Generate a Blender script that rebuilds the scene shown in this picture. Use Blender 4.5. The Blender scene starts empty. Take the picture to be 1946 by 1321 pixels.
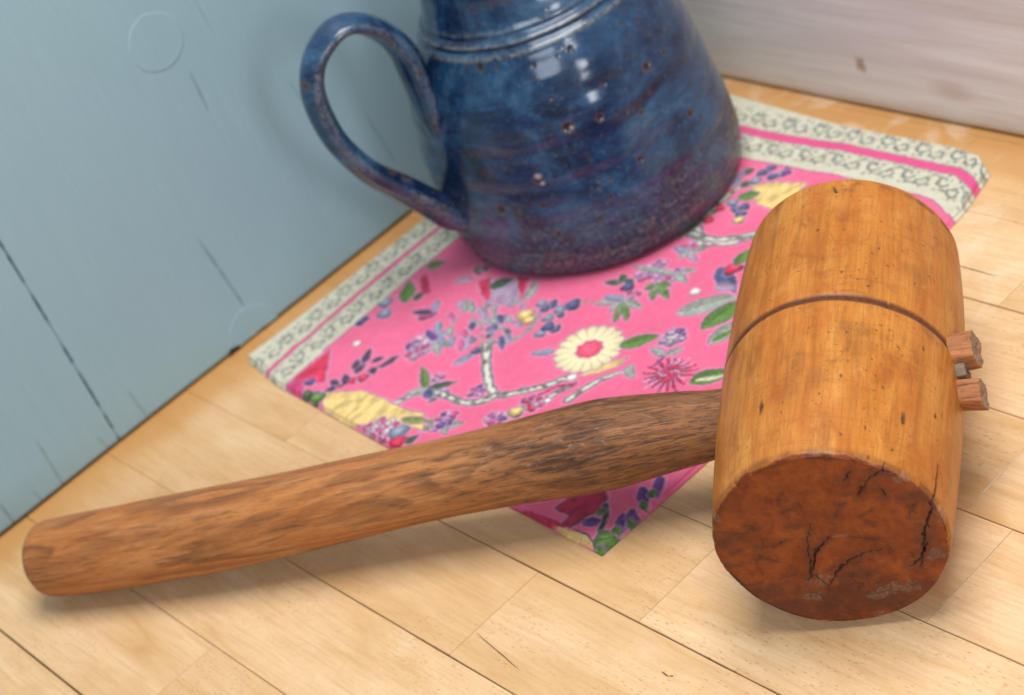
import bpy, math, json
import numpy as np
from mathutils import Vector, Matrix

# ------------------------------------------------------------------ camera, light, exposure
scn = bpy.context.scene
cam_d = bpy.data.cameras.new('camera'); cam = bpy.data.objects.new('camera', cam_d)
scn.collection.objects.link(cam); scn.camera = cam
CR = ((0.632219102, 0.696912572, -0.338543755), (-0.244275767, 0.593955324, 0.766515768), (0.735274341, -0.401907875, 0.545748755))
cam.matrix_world = Matrix(((CR[0][0], CR[1][0], CR[2][0], .907), (CR[0][1], CR[1][1], CR[2][1], -.6455),
                           (CR[0][2], CR[1][2], CR[2][2], .55), (0, 0, 0, 1)))
cam_d.sensor_width = 36; cam_d.lens = 3701.67 / 1946 * 36
cam_d.clip_start = .02; cam_d.clip_end = 50
cam_d.dof.use_dof = True; cam_d.dof.focus_distance = .775; cam_d.dof.aperture_fstop = 10.5

world = bpy.data.worlds.new('World'); scn.world = world; world.use_nodes = True
bg = world.node_tree.nodes['Background']; bg.inputs[0].default_value = (.86, .93, 1.0, 1); bg.inputs[1].default_value = .30

def area(name, loc, target, sx, sy, power, col):
    l = bpy.data.lights.new(name, 'AREA'); l.shape = 'RECTANGLE'; l.size = sx; l.size_y = sy; l.energy = power; l.color = col
    o = bpy.data.objects.new(name, l); scn.collection.objects.link(o); o.location = loc
    o.rotation_euler = (Vector(target) - Vector(loc)).to_track_quat('-Z', 'Y').to_euler(); return o
area('ceiling_light', (.50, -.14, 1.35), (.35, -.28, 0), .85, .7, 22, (1, .965, .92))
area('window_light', (1.95, -.50, .66), (.17, -.14, .10), .30, .55, 7, (.95, .98, 1))
area('second_window_light', (1.35, -1.25, 1.0), (.17, -.14, .10), .8, .5, 7.5, (.88, .94, 1))
scn.view_settings.view_transform = 'Standard'; scn.view_settings.look = 'None'
scn.view_settings.exposure = 0.0; scn.view_settings.gamma = 1

# ------------------------------------------------------------------ helpers
rng = np.random.default_rng(11)
def s2l(c): return tuple(((v + .055) / 1.055) ** 2.4 if v > .04045 else v / 12.92 for v in c)
def link(o): scn.collection.objects.link(o); return o
def tag(o, label=None, cat=None, group=None, kind=None):
    if label: o['label'] = label
    if cat: o['category'] = cat
    if group: o['group'] = group
    if kind: o['kind'] = kind
    return o
def empty(name, loc, label, cat):
    o = bpy.data.objects.new(name, None); o.location = loc; o.empty_display_size = .02; link(o); return tag(o, label, cat)
def mesh(name, V, F, mat, parent=None, loc=(0, 0, 0), rotz=0, smooth=True, attrs=None):
    me = bpy.data.meshes.new(name)
    V = np.asarray(V, np.float32).reshape(-1, 3)
    if isinstance(F, np.ndarray):
        n = len(F); k = F.shape[1]
        me.vertices.add(len(V)); me.vertices.foreach_set('co', V.ravel())
        me.loops.add(n * k); me.loops.foreach_set('vertex_index', F.ravel().astype(np.int32))
        me.polygons.add(n); me.polygons.foreach_set('loop_start', (np.arange(n) * k).astype(np.int32))
        me.update(calc_edges=True)
    else:
        me.from_pydata(V.tolist(), [], F)
    me.validate()
    if smooth: me.polygons.foreach_set('use_smooth', [True] * len(me.polygons))
    for k, a in (attrs or {}).items():
        a = np.asarray(a, np.float32)
        if a.ndim == 1:
            at = me.attributes.new(k, 'FLOAT', 'POINT'); at.data.foreach_set('value', a)
        else:
            at = me.attributes.new(k, 'FLOAT_COLOR', 'POINT')
            at.data.foreach_set('color', np.concatenate([a, np.ones((len(a), 1), np.float32)], 1).ravel())
    me.materials.append(mat)
    o = bpy.data.objects.new(name, me); link(o)
    if parent is not None:
        o.parent = parent; o.location = Vector(loc) - parent.matrix_world.translation if False else Vector(loc)
    else: o.location = loc
    o.rotation_euler = (0, 0, rotz)
    return o
def gridfaces(nr, nc, wrap=False):
    i = np.arange(nr - 1)[:, None]; j = np.arange(nc if wrap else nc - 1)[None, :]
    a = i * nc + j; b = i * nc + (j + 1) % nc
    return np.stack([a, b, b + nc, a + nc], -1).reshape(-1, 4)
def hsh(ix, iy, iz, s):
    n = (ix * 73856093) ^ (iy * 19349663) ^ (iz * 83492791) ^ (s * 2654435761 & 0x7fffffff)
    n = (n ^ (n >> 13)) * 1274126177 & 0x7fffffff; n = (n ^ (n >> 16)) * 1103515245 & 0x7fffffff
    return (n & 0xffff) / 65535.0
def noise(x, y, z=0, s=1):
    x, y, z = np.broadcast_arrays(*(np.asarray(q, float) for q in (x, y, z)))
    ix, iy, iz = (np.floor(q).astype(np.int64) for q in (x, y, z))
    fx, fy, fz = x - ix, y - iy, z - iz
    fx, fy, fz = (q * q * (3 - 2 * q) for q in (fx, fy, fz)); r = 0
    for a in (0, 1):
        for b in (0, 1):
            for c in (0, 1):
                r = r + hsh(ix + a, iy + b, iz + c, s) * (fx if a else 1 - fx) * (fy if b else 1 - fy) * (fz if c else 1 - fz)
    return r
def fbm(x, y, z=0, s=1, o=4):
    r = 0; a = .5; t = 0
    for k in range(o):
        f = 2.03 ** k; r = r + a * noise(np.asarray(x) * f, np.asarray(y) * f, np.asarray(z) * f, s + k); t += a; a *= .5
    return r / t
def sstep(a, b, x): t = np.clip((x - a) / (b - a), 0, 1); return t * t * (3 - 2 * t)
def polydist(px, py, pts):
    """distance to a polyline and the position 0..1 along it"""
    pts = np.asarray(pts, float); best = np.full(np.shape(px), 1e9); tt = np.zeros(np.shape(px))
    L = np.r_[0, np.cumsum(np.hypot(*np.diff(pts, axis=0).T))]
    for k in range(len(pts) - 1):
        a = pts[k]; d = pts[k + 1] - a; l2 = d @ d + 1e-12
        t = np.clip(((px - a[0]) * d[0] + (py - a[1]) * d[1]) / l2, 0, 1)
        q = np.hypot(px - a[0] - t * d[0], py - a[1] - t * d[1]); m = q < best
        best = np.where(m, q, best); tt = np.where(m, (L[k] + t * math.sqrt(l2)) / L[-1], tt)
    return best, tt

# ------------------------------------------------------------------ node helpers
class NT:
    def __init__(s, name):
        s.m = bpy.data.materials.new(name); s.m.use_nodes = True; s.t = s.m.node_tree
        s.b = s.t.nodes['Principled BSDF']
    def n(s, typ, **k):
        nd = s.t.nodes.new(typ)
        for a, v in k.items():
            if a[0] == 'i' and a[1:].isdigit(): s.set(nd.inputs[int(a[1:])], v)
            elif a[0] == '_': s.set(nd.inputs[a[1:].replace('_', ' ')], v)
            else: setattr(nd, a, v)
        return nd
    def set(s, inp, v):
        if isinstance(v, bpy.types.NodeSocket): s.t.links.new(v, inp)
        elif isinstance(v, (tuple, list)) and len(v) == 3 and inp.type == 'RGBA': inp.default_value = (*v, 1)
        else: inp.default_value = v
    def math(s, op, a, b=0.0, c=0.0, clamp=False):
        return s.n('ShaderNodeMath', operation=op, use_clamp=clamp, i0=a, i1=b, i2=c).outputs[0]
    def mix(s, f, a, b, bt='MIX'):
        nd = s.n('ShaderNodeMix', data_type='RGBA', blend_type=bt); s.set(nd.inputs[0], f); s.set(nd.inputs[6], a); s.set(nd.inputs[7], b); return nd.outputs[2]
    def co(s, which='Object'): return s.n('ShaderNodeTexCoord').outputs[which]
    def mp(s, v, sc=(1, 1, 1), loc=(0, 0, 0)): return s.n('ShaderNodeMapping', i0=v, i1=loc, i3=sc).outputs[0]
    def noise(s, v, sc=5, det=4, ro=.5, dist=0):
        return s.n('ShaderNodeTexNoise', _Vector=v, _Scale=sc, _Detail=det, _Roughness=ro, _Distortion=dist).outputs[0]
    def vor(s, v, sc=5, feat='F1', rnd=1.0):
        nd = s.n('ShaderNodeTexVoronoi', _Vector=v, _Scale=sc, _Randomness=rnd); nd.feature = feat; return nd
    def rng(s, v, a, b, c=0., d=1.):
        return s.n('ShaderNodeMapRange', interpolation_type='SMOOTHSTEP', i0=v, i1=a, i2=b, i3=c, i4=d).outputs[0]
    def attr(s, n, out='Fac'): return s.n('ShaderNodeAttribute', attribute_name=n).outputs[out]
    def ramp(s, f, *st):
        nd = s.n('ShaderNodeValToRGB', i0=f); cr = nd.color_ramp
        while len(cr.elements) < len(st): cr.elements.new(.5)
        for e, (p, c) in zip(cr.elements, st): e.position = p; e.color = (*c, 1)
        return nd.outputs[0]
    def bump(s, hgt, st=.3, dist=.001, nrm=None):
        nd = s.n('ShaderNodeBump', _Strength=st, _Distance=dist, _Height=hgt)
        if nrm is not None: s.set(nd.inputs['Normal'], nrm)
        return nd.outputs[0]
    def out(s, **k):
        for a, v in k.items(): s.set(s.b.inputs[a.replace('_', ' ')], v)
        return s.m

# ------------------------------------------------------------------ measured data (millimetres on each surface)
CLOTH_DATA = '{"S":[["P",[[153.8,246.5],[166.1,258.0],[180.9,269.4],[191.9,274.6],[198.6,271.0],[205.0,264.3],[211.1,259.7],[216.1,252.9],[220.3,246.5]],5.2,"gy",1],["P",[[191.4,274.8],[188.9,280.5],[180.1,286.3],[170.4,285.9],[158.3,285.8],[147.4,289.2],[142.8,297.9],[140.6,303.0]],4.5,"gy",1],["P",[[232.3,260.2],[234.3,249.7],[239.4,239.7],[246.6,230.8]],4,"gy",1],["P",[[220.8,265.2],[222.6,256.7],[227.1,249.5]],3.2,"gy",1],["P",[[214.7,265.3],[217.3,256.3],[227.1,249.5]],2,"mg",0],["P",[[195.6,125.7],[207.6,134.6],[211.0,142.1],[212.0,133.1],[224.0,130.9],[232.1,120.8],[238.3,115.1]],5,"gy",1],["P",[[153.1,244.1],[165.0,240.6],[168.5,230.8],[166.4,220.4],[162.8,214.7]],2.2,"gy",1],["P",[[180.0,199.5],[188.8,194.7],[193.0,191.6]],1.6,"gy",0],["P",[[192.5,126.4],[192.9,108.6],[191.8,92.0],[194.9,82.9],[199.2,81.5]],4,"ol",1],["P",[[196.2,130.4],[213.7,131.1],[224.3,124.7],[231.7,117.8]],5,"gy",1],["P",[[190.9,134.7],[192.5,122.3],[196.8,108.9]],2,"ol",1],["P",[[158.1,250.5],[148.2,247.2],[134.8,233.8]],1.2,"gy",0],["G",[[224.9,244.6],[227.1,235.8],[232.8,227.4],[238.4,223.1],[237.7,230.0],[232.0,238.3]],"yl",1],["G",[[244.1,230.6],[245.0,225.6],[254.3,233.4],[249.5,234.8]],"gy",1],["D",[213.0,226.1],0,0],["L",[227.2,217.8],[242.1,203.0],9,"gn",1],["L",[196.2,235.3],[185.1,241.9],4,"lb",1],["A",[269.2,223.8]],["C",[250.6,201.6],7.5,"pu","wh","li",16],["L",[256.6,214.2],[244.7,211.9],4,"gy",1],["L",[256.5,213.0],[261.4,205.7],4,"gy",1],["P",[[256.7,214.9],[257.4,219.8],[255.3,224.5]],1.2,"pu",0],["L",[285.3,225.2],[296.8,208.3],11,"gn",1],["L",[287.1,223.1],[297.8,211.7],3,"cr",0],["L",[238.3,185.7],[260.0,163.0],12,"gy",1],["L",[260.7,190.9],[264.3,164.0],12,"gn",1],["L",[272.6,198.3],[274.9,174.6],9,"gy",1],["L",[273.0,196.4],[276.2,183.3],4,"gn",0],["L",[233.1,148.3],[256.5,161.6],9,"nv",1],["L",[242.8,161.3],[255.5,159.3],5,"li",1],["E",[242.1,147.0],5,"rd",1],["L",[241.4,143.8],[238.7,130.7],8,"gn",1],["E",[234.9,168.8],3.2,"wh",0],["C",[198.1,159.8],6.5,"mg","lp","pu",12],["C",[197.0,167.4],6.5,"mg","lp","pu",12],["C",[213.7,161.1],6.5,"mg","lp","pu",12],["C",[207.7,164.8],6.5,"mg","lp","pu",12],["L",[209.3,171.3],[217.1,183.0],4.5,"gn",1],["L",[209.3,171.3],[224.6,178.0],4.5,"gn",1],["L",[209.3,171.3],[206.3,178.1],4.5,"gn",1],["L",[209.3,171.3],[218.1,169.4],4.5,"gn",1],["L",[213.7,161.1],[222.0,153.8],4,"gy",1],["L",[213.7,161.1],[224.7,164.1],4,"gy",1],["L",[213.7,161.1],[184.7,164.8],4,"gy",1],["L",[190.2,177.1],[178.9,181.4],4.5,"dg",1],["L",[190.2,177.1],[183.6,172.4],4.5,"dg",1],["L",[190.2,177.1],[194.9,173.9],4.5,"dg",1],["E",[195.5,179.4],4,"nv",0],["C",[203.2,183.5],4.5,"rd","mg","lp",6],["L",[201.4,188.4],[189.0,197.4],4.5,"gy",1],["L",[201.4,188.4],[200.2,198.7],4.5,"gy",1],["L",[201.4,188.4],[209.7,204.5],4.5,"gn",1],["L",[201.4,188.4],[216.0,200.7],4.5,"gn",1],["L",[201.4,188.4],[215.9,189.7],4.5,"gy",1],["L",[201.4,188.4],[188.3,190.6],4.5,"lb",1],["C",[204.1,141.0],6.5,"rd","lp","mg",8],["L",[206.2,143.9],[195.5,143.4],4,"lb",1],["L",[206.2,143.9],[205.4,149.9],4,"gy",1],["L",[206.2,143.9],[217.1,148.5],4,"li",1],["L",[206.2,143.9],[211.8,140.4],4,"gy",1],["E",[176.4,203.3],4.6,"nv",1],["E",[163.9,207.2],3.5,"nv",1],["E",[157.8,208.9],3,"lb",1],["E",[172.1,209.0],3,"lb",1],["E",[171.6,216.9],3,"lb",1],["E",[177.1,228.0],3,"lb",1],["E",[182.0,221.9],3.2,"nv",1],["E",[177.4,222.3],3.5,"nv",1],["E",[176.7,212.1],2,"nv",1],["E",[163.4,211.7],2.4,"nv",1],["E",[156.3,220.2],5,"yl",1],["E",[161.8,222.2],3.5,"yl",0],["G",[[111.1,205.5],[128.0,199.1],[143.0,218.2],[126.0,217.6]],"li",1],["G",[[104.5,209.5],[108.7,203.4],[125.9,220.5],[114.7,216.1]],"rd",1],["G",[[124.8,197.4],[131.5,194.9],[145.8,213.5]],"rd",1],["L",[114.8,210.1],[123.5,199.4],8,"dg",1],["C",[95.8,200.7],6,"or_","gn","or_",6],["L",[145.8,209.9],[139.0,195.0],5,"gy",1],["L",[160.5,235.4],[153.0,232.2],2.7667377615710365,"dg",1],["L",[127.2,220.3],[126.9,227.7],3.3047382231759754,"dg",1],["L",[133.6,232.5],[142.6,233.8],2.7848093286695565,"gy",1],["L",[148.0,235.7],[142.9,238.5],2.542903209060203,"nv",1],["L",[141.6,215.4],[143.4,210.8],3.7908964788282518,"gy",1],["L",[140.0,214.3],[137.2,208.2],3.0067279311073287,"li",1],["L",[132.7,224.1],[134.7,220.7],2.2980771670671114,"dg",1],["L",[147.4,227.5],[148.4,223.3],2.6395693086365726,"gy",1],["L",[152.0,227.8],[143.2,224.4],3.8664478004508673,"gy",1],["L",[141.2,244.6],[144.4,249.7],2.798850523157613,"dg",1],["L",[157.2,227.5],[162.2,228.0],3.3684104247691966,"li",1],["L",[134.1,224.3],[131.5,219.6],3.3844445492896598,"gy",1],["L",[143.5,226.3],[138.3,226.8],3.595867772194042,"gy",1],["L",[145.8,237.9],[152.1,241.6],3.9833534339803927,"li",1],["L",[158.3,236.4],[164.7,238.6],2.802451495985263,"lb",1],["L",[144.1,229.9],[148.0,225.8],2.8041690538755315,"lb",1],["L",[126.3,234.8],[136.8,236.7],2.6546996266481955,"gy",1],["L",[148.3,217.4],[148.7,212.3],2.810197305722319,"li",1],["L",[141.2,245.1],[136.8,247.3],2.516282993832613,"nv",1],["L",[144.5,232.5],[143.4,238.1],2.557392638068624,"nv",1],["L",[128.7,220.2],[122.9,220.1],3.8562268420291472,"li",1],["L",[153.8,226.1],[155.0,228.0],3.7175098049197084,"lb",1],["L",[146.9,240.4],[150.7,242.2],3.0027144088342523,"dg",1],["L",[154.2,233.9],[142.8,232.0],2.298076621631099,"gy",1],["L",[126.2,226.7],[123.6,229.2],3.772150322860706,"gy",1],["L",[134.9,229.4],[135.9,231.6],3.570547904417624,"lb",1],["E",[143.6,226.6],3,"mg",0],["C",[214.9,271.1],7,"mg","rd","or_",9],["C",[220.1,266.8],5,"rd","lp","wh",7],["E",[213.4,278.8],4,"yl",1],["C",[204.6,286.6],5,"mg","pu","lp",7],["E",[222.1,247.1],3,"wh",0],["L",[94.2,293.9],[88.3,286.9],4.2,"dk",1],["L",[94.7,288.1],[88.2,277.5],4.2,"dk",1],["L",[98.2,284.7],[102.8,279.0],4.2,"dk",1],["L",[107.9,286.2],[110.1,274.1],4.2,"dk",1],["L",[102.0,299.9],[94.4,303.2],4.2,"dk",1],["L",[100.0,304.5],[91.6,298.8],4.2,"dk",1],["L",[95.7,307.3],[88.0,305.9],4.2,"dk",1],["L",[102.9,288.4],[108.7,291.5],4.2,"dk",1],["L",[96.7,309.6],[91.9,313.5],4.2,"dk",1],["L",[97.3,296.3],[96.0,287.5],4.2,"dk",1],["L",[90.9,315.8],[84.9,320.3],4.2,"dk",1],["P",[[90.9,315.8],[100.0,304.5],[102.4,294.2],[107.4,282.7],[109.6,275.2]],1.2,"dk",0],["E",[105.2,296.4],3,"rd",1],["E",[101.1,301.1],2.5,"rd",0],["G",[[64.9,289.0],[85.1,309.0],[71.8,316.6],[65.2,323.2],[63.7,310.6]],"rd",1],["G",[[62.6,320.5],[72.5,312.5],[79.7,322.5],[74.6,324.8]],"mg",1],["E",[76.4,312.4],3,"pu",1],["G",[[90.9,315.8],[102.8,309.8],[114.5,303.8],[132.7,303.2],[148.0,303.6],[165.1,301.3],[174.0,310.4],[154.7,312.1],[142.6,320.1],[127.5,326.0],[102.9,323.4]],"yl",1],["E",[92.3,319.9],4.6,"gn",1],["E",[83.6,320.9],4,"dg",0],["L",[155.0,309.3],[172.1,304.3],5,"ol",1],["C",[146.0,316.9],5,"mg","wh","rd",8],["C",[153.3,315.4],5,"mg","wh","rd",8],["C",[148.0,323.0],5,"mg","wh","rd",8],["C",[156.7,322.5],5,"mg","wh","rd",8],["C",[143.1,323.4],5,"mg","wh","rd",8],["E",[162.2,317.5],5.5,"lb",1],["E",[168.4,323.3],5,"rd",0],["L",[173.6,321.7],[175.1,314.2],5,"dg",1],["C",[117.0,261.8],10,"lp","pu","wh",26],["C",[118.4,266.9],8,"li","mg","lp",16],["L",[121.5,256.2],[135.9,256.0],4.5,"gn",1],["L",[121.5,256.2],[120.8,247.0],4.5,"lb",1],["L",[121.5,256.2],[133.7,264.3],4.5,"gy",1],["L",[121.5,256.2],[108.2,252.1],4.5,"pu",1],["L",[149.5,286.8],[132.0,275.2],5,"gn",1],["L",[149.5,286.8],[141.1,295.0],5,"gy",1],["L",[149.5,286.8],[161.2,275.5],5,"dg",1],["L",[149.5,286.8],[157.6,291.4],5,"nv",1],["C",[148.3,277.4],4,"mg","lp","pu",7],["C",[179.9,299.1],7,"mg","lp","pu",13],["L",[187.4,301.8],[191.5,296.5],4,"gy",1],["L",[184.6,303.0],[189.8,307.5],3,"gy",1],["C",[179.1,275.9],6,"mg","lp","pu",9],["C",[206.9,287.1],6,"mg","pu","lp",9],["E",[212.9,278.4],4,"yl",1],["L",[74.4,240.0],[60.5,225.3],9,"gn",1],["L",[78.8,236.4],[76.9,229.1],5,"dg",1],["L",[59.6,211.3],[67.8,204.1],7,"gn",1],["E",[70.1,252.6],4,"lb",1],["E",[62.0,245.3],4,"lb",1],["E",[61.2,263.1],4,"nv",1],["E",[97.1,242.0],5,"mg",1],["L",[86.4,244.3],[100.2,239.8],4,"dk",1],["G",[[63.9,219.9],[66.3,216.9],[82.2,227.1],[80.2,231.8]],"cm",0],["L",[139.8,225.2],[148.2,233.7],2.961297807477677,"pk",1],["L",[140.9,229.7],[149.5,235.9],3.132242698571239,"nv",1],["L",[112.5,223.3],[120.2,229.8],4.166274652366224,"gy",1],["L",[109.4,244.2],[117.6,251.2],3.9591572482554493,"lb",1],["L",[129.3,236.5],[135.8,241.4],3.60522685822306,"nv",1],["L",[123.9,224.4],[135.3,231.3],4.410662533603759,"li",1],["L",[116.7,236.9],[119.1,241.8],2.9934956823194963,"gy",1],["L",[130.4,220.7],[137.3,225.7],2.6311658733146763,"gy",1],["L",[119.9,244.6],[127.4,250.7],3.0486958534966826,"gy",1],["L",[138.6,246.3],[145.7,254.5],3.0022593585018127,"li",1],["L",[109.0,235.3],[118.1,240.3],2.8516753462876796,"pk",1],["L",[93.0,231.3],[98.9,238.1],3.703140462479235,"lb",1],["L",[156.2,238.0],[166.2,246.2],2.7032046958275395,"nv",1],["L",[137.1,227.0],[144.8,232.1],3.751445689642403,"gy",1],["L",[114.7,224.6],[123.9,230.5],3.2760206569444805,"gy",1],["L",[140.0,225.0],[148.7,230.4],3.247032383825637,"nv",1],["L",[107.5,225.6],[111.2,230.5],3.5831372819370237,"li",1],["L",[109.7,223.4],[118.2,233.1],2.7672101423720012,"gy",1],["L",[135.0,248.8],[143.6,256.9],2.538166922448725,"pk",1],["L",[122.6,253.1],[129.6,257.9],3.460478423403771,"lb",1],["L",[128.5,249.3],[133.9,256.6],2.868076415110135,"lb",1],["L",[130.0,243.0],[136.6,247.4],3.1645551987767755,"pk",1],["L",[148.8,266.3],[154.3,254.8],4,"lb",1],["E",[152.1,253.0],3,"nv",0],["L",[88.7,214.6],[99.5,207.5],4,"li",1],["E",[76.9,278.7],2.6,"wh",0],["G",[[284.1,318.2],[285.3,311.2],[299.6,298.9],[304.4,302.5],[306.8,309.1],[303.3,314.2],[303.6,319.9],[301.0,324.0],[296.0,324.6],[295.7,318.5],[289.6,319.0]],"cm",1],["G",[[261.4,327.7],[274.5,325.4],[290.6,324.3],[302.0,324.5],[290.8,328.1],[276.7,329.2]],"cm",0],["P",[[301.3,323.9],[301.6,318.0],[304.2,313.3],[306.5,309.3]],0.9,"dg",0],["L",[304.2,319.1],[313.1,314.4],5,"pu",1],["P",[[306.3,306.0],[311.2,309.4],[315.2,316.1],[318.3,322.1],[320.3,326.3]],2.2,"dg",1],["L",[306.0,311.9],[309.9,308.1],4,"gn",1],["E",[323.4,322.8],6,"gn",1],["P",[[318.7,324.8],[322.2,322.1],[325.1,318.7]],0.8,"dg",0],["P",[[323.6,327.0],[325.9,324.0],[327.0,320.6]],0.8,"dg",0],["L",[317.4,280.0],[325.1,291.1],4.8,"pu",1],["L",[314.6,289.8],[325.3,298.7],4.8,"pu",1],["L",[318.7,306.2],[325.9,316.0],4.8,"pu",1],["L",[319.9,302.8],[329.5,309.9],4.8,"pu",1],["L",[323.9,291.7],[319.8,288.8],3.6,"gn",1],["L",[325.4,299.1],[321.3,296.3],3.6,"gn",1],["L",[325.0,316.4],[320.9,313.7],3.6,"gn",1],["L",[328.0,309.7],[324.0,307.0],3.6,"gn",1],["G",[[289.5,326.8],[303.0,325.5],[314.4,324.1],[320.0,327.8],[304.7,328.9]],"yl",0],["P",[[304.5,325.2],[308.5,323.7],[314.7,324.4],[319.4,326.3]],1,"nv",0],["L",[320.7,329.4],[328.5,329.2],6,"gn",1],["G",[[199.5,85.0],[207.8,78.7],[227.9,72.1],[232.4,88.3],[227.4,97.8],[212.7,96.6]],"yl",1],["L",[199.5,96.6],[208.7,88.2],8,"gn",1],["L",[193.0,87.1],[198.0,80.1],6,"dg",1],["E",[198.5,68.1],3,"nv",1],["E",[196.7,73.2],3,"nv",1],["E",[208.5,62.2],3,"rd",1],["E",[207.2,71.7],3,"lb",1],["E",[187.3,74.4],3,"dg",1],["E",[198.0,80.1],3,"lb",1],["E",[210.2,68.9],3,"pu",1],["E",[205.2,74.1],3,"nv",1],["E",[205.8,104.3],3,"nv",1],["E",[208.8,101.5],3,"nv",1],["E",[200.0,100.9],3,"lb",1],["E",[211.6,107.6],3,"nv",1],["E",[214.1,111.9],3,"yl",1],["E",[196.2,107.5],3,"rd",0],["E",[197.2,117.8],3,"rd",0],["G",[[181.0,80.1],[184.9,73.3],[191.8,85.7],[187.8,90.6]],"li",0]],"pal":{"cr":[0.9,0.88,0.76],"gy":[0.62,0.66,0.62],"yl":[0.93,0.8,0.5],"gn":[0.36,0.52,0.22],"dg":[0.25,0.36,0.25],"pu":[0.42,0.26,0.56],"nv":[0.28,0.32,0.5],"mg":[0.83,0.2,0.48],"rd":[0.86,0.13,0.32],"lp":[0.93,0.62,0.8],"li":[0.7,0.6,0.72],"wh":[0.95,0.9,0.9],"or_":[0.62,0.35,0.2],"lb":[0.55,0.6,0.7],"ol":[0.55,0.58,0.3],"dk":[0.3,0.2,0.34],"cm":[0.72,0.14,0.3],"pk":[0.93,0.35,0.58]}}'
SPECKS = '[[-67.8, 124.0, 2.6], [-58.6, 122.9, 1.4], [-24.6, 121.1, 2], [-24.8, 85.2, 2.4], [-37.2, 86.7, 3.2], [-8.6, 75.8, 1.8], [2.4, 94.0, 2.8], [-16.5, 54.8, 2], [-54.9, 63.9, 2.8], [-56.2, 49.2, 1.6], [-73.8, 48.9, 3], [-63.1, 78.8, 1.4], [-67.4, 72.3, 1.2], [-54.4, 31.7, 1.8], [-52.3, 27.0, 1.4], [-31.8, 43.7, 1.6], [-33.7, 54.3, 1.3], [-29.4, 52.5, 1.2], [11.7, 57.4, 2.6], [15.6, 52.1, 1.6], [13.1, 93.4, 1.8], [10.5, 114.9, 1.4], [-18.4, 99.1, 1.6], [-39.5, 103.3, 1.4], [11.5, 106.3, 1.4], [-1.9, 82.6, 1.3], [32.0, 53.8, 1.5], [-7.6, 30.4, 1.8], [-14.8, 27.8, 1.6], [-67.9, 46.2, 1.4], [-34.1, 67.1, 1], [-0.5, 103.2, 1.2], [1.9, 118.6, 1.3], [-42.1, 120.2, 1.1], [-38.2, 34.5, 1.5], [-81.6, 39.8, 1.4], [-29.7, 27.4, 1.3], [8.4, 37.9, 1.5], [-44.2, 83.1, 1.0], [10.4, 73.5, 1.0]]'
FCRACK = [([[-4.9, 10.8], [-8.2, 0.8], [-9.6, -8.6], [-12.7, -19.0]], 1.2), ([[-0.2, 2.1], [-5.3, -2.9], [-9.3, -10.8], [-12.0, -18.0]], 1.8), ([[18.0, -6.6], [11.7, -7.2], [5.7, -10.0], [-0.4, -15.5], [-4.6, -21.4], [-7.3, -25.9]], 1.6), ([[47.6, 29.2], [45.0, 19.7], [41.3, 10.3], [38.0, 3.6]], 1.3), ([[41.6, 11.2], [38.0, 3.6], [34.8, -4.1], [30.9, -18.3]], 4.0), ([[35.8, -6.4], [30.5, -15.0], [26.8, -17.7]], 3), ([[24.4, 31.3], [20.7, 28.0], [16.5, 21.6]], 1.6), ([[25.7, 32.1], [30.7, 34.2]], 2), ([[16.7, 34.7], [12.7, 30.4]], 1.6), ([[25.2, 23.7], [26.9, 19.9]], 1.4), ([[-44.8, -5.2], [-40.9, -6.9], [-35.8, -6.1]], 0.8), ([[-43.2, 12.4], [-34.3, 10.4], [-29.4, 10.7], [-25.7, 12.7]], 0.8), ([[-14.0, 18.6], [-8.0, 20.7]], 0.9), ([[-37.1, -19.1], [-31.7, -17.2]], 0.8), ([[7.7, 1.4], [19.3, -1.1]], 0.9), ([[32.3, 7.7], [37.3, 17.0]], 0.9), ([[-23.3, -15.7], [-16.6, -14.6]], 0.5), ([[-10.4, -15.0], [-6.3, -23.3]], 1.2), ([[23.2, 30.6], [28.8, 32.6], [32.5, 29.4]], 2.2)]
FGRIME = [([34.7, 28.0], 5, 3), ([44.0, 7.3], 3, 5), ([-39.5, 19.8], 2, 3.5), ([19.1, -27.8], 9, 4.5), ([11.5, -30.5], 6, 3), ([-6.9, -19.4], 6, 3), ([-13.8, -27.7], 5, 3), ([38.4, -13.1], 4, 3), ([8.1, -41.6], 5, 2), ([5.0, 2.9], 3, 1.5)]
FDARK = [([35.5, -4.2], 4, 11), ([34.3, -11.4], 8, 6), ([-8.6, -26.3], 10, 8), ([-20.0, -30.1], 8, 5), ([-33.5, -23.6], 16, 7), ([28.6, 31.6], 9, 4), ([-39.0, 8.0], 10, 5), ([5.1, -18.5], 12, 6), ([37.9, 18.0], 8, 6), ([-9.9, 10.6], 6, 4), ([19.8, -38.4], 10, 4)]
SPOTS = [[12.7, 104.7], [48.6, 109.2], [-21.7, 32.8], [32.5, 46.1], [35.2, 87.6], [17.6, 67.6], [16.8, 42.5], [36.3, 40.7], [-1.6, 136.5], [29.4, 124.2], [55.4, 73.3], [47.7, 28.7], [-25.6, 86.7], [18.9, 11.9], [30.0, 16.7], [44.0, 10.7], [66.6, 42.5], [32.8, 3.3], [11.1, 0.0]]
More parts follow.
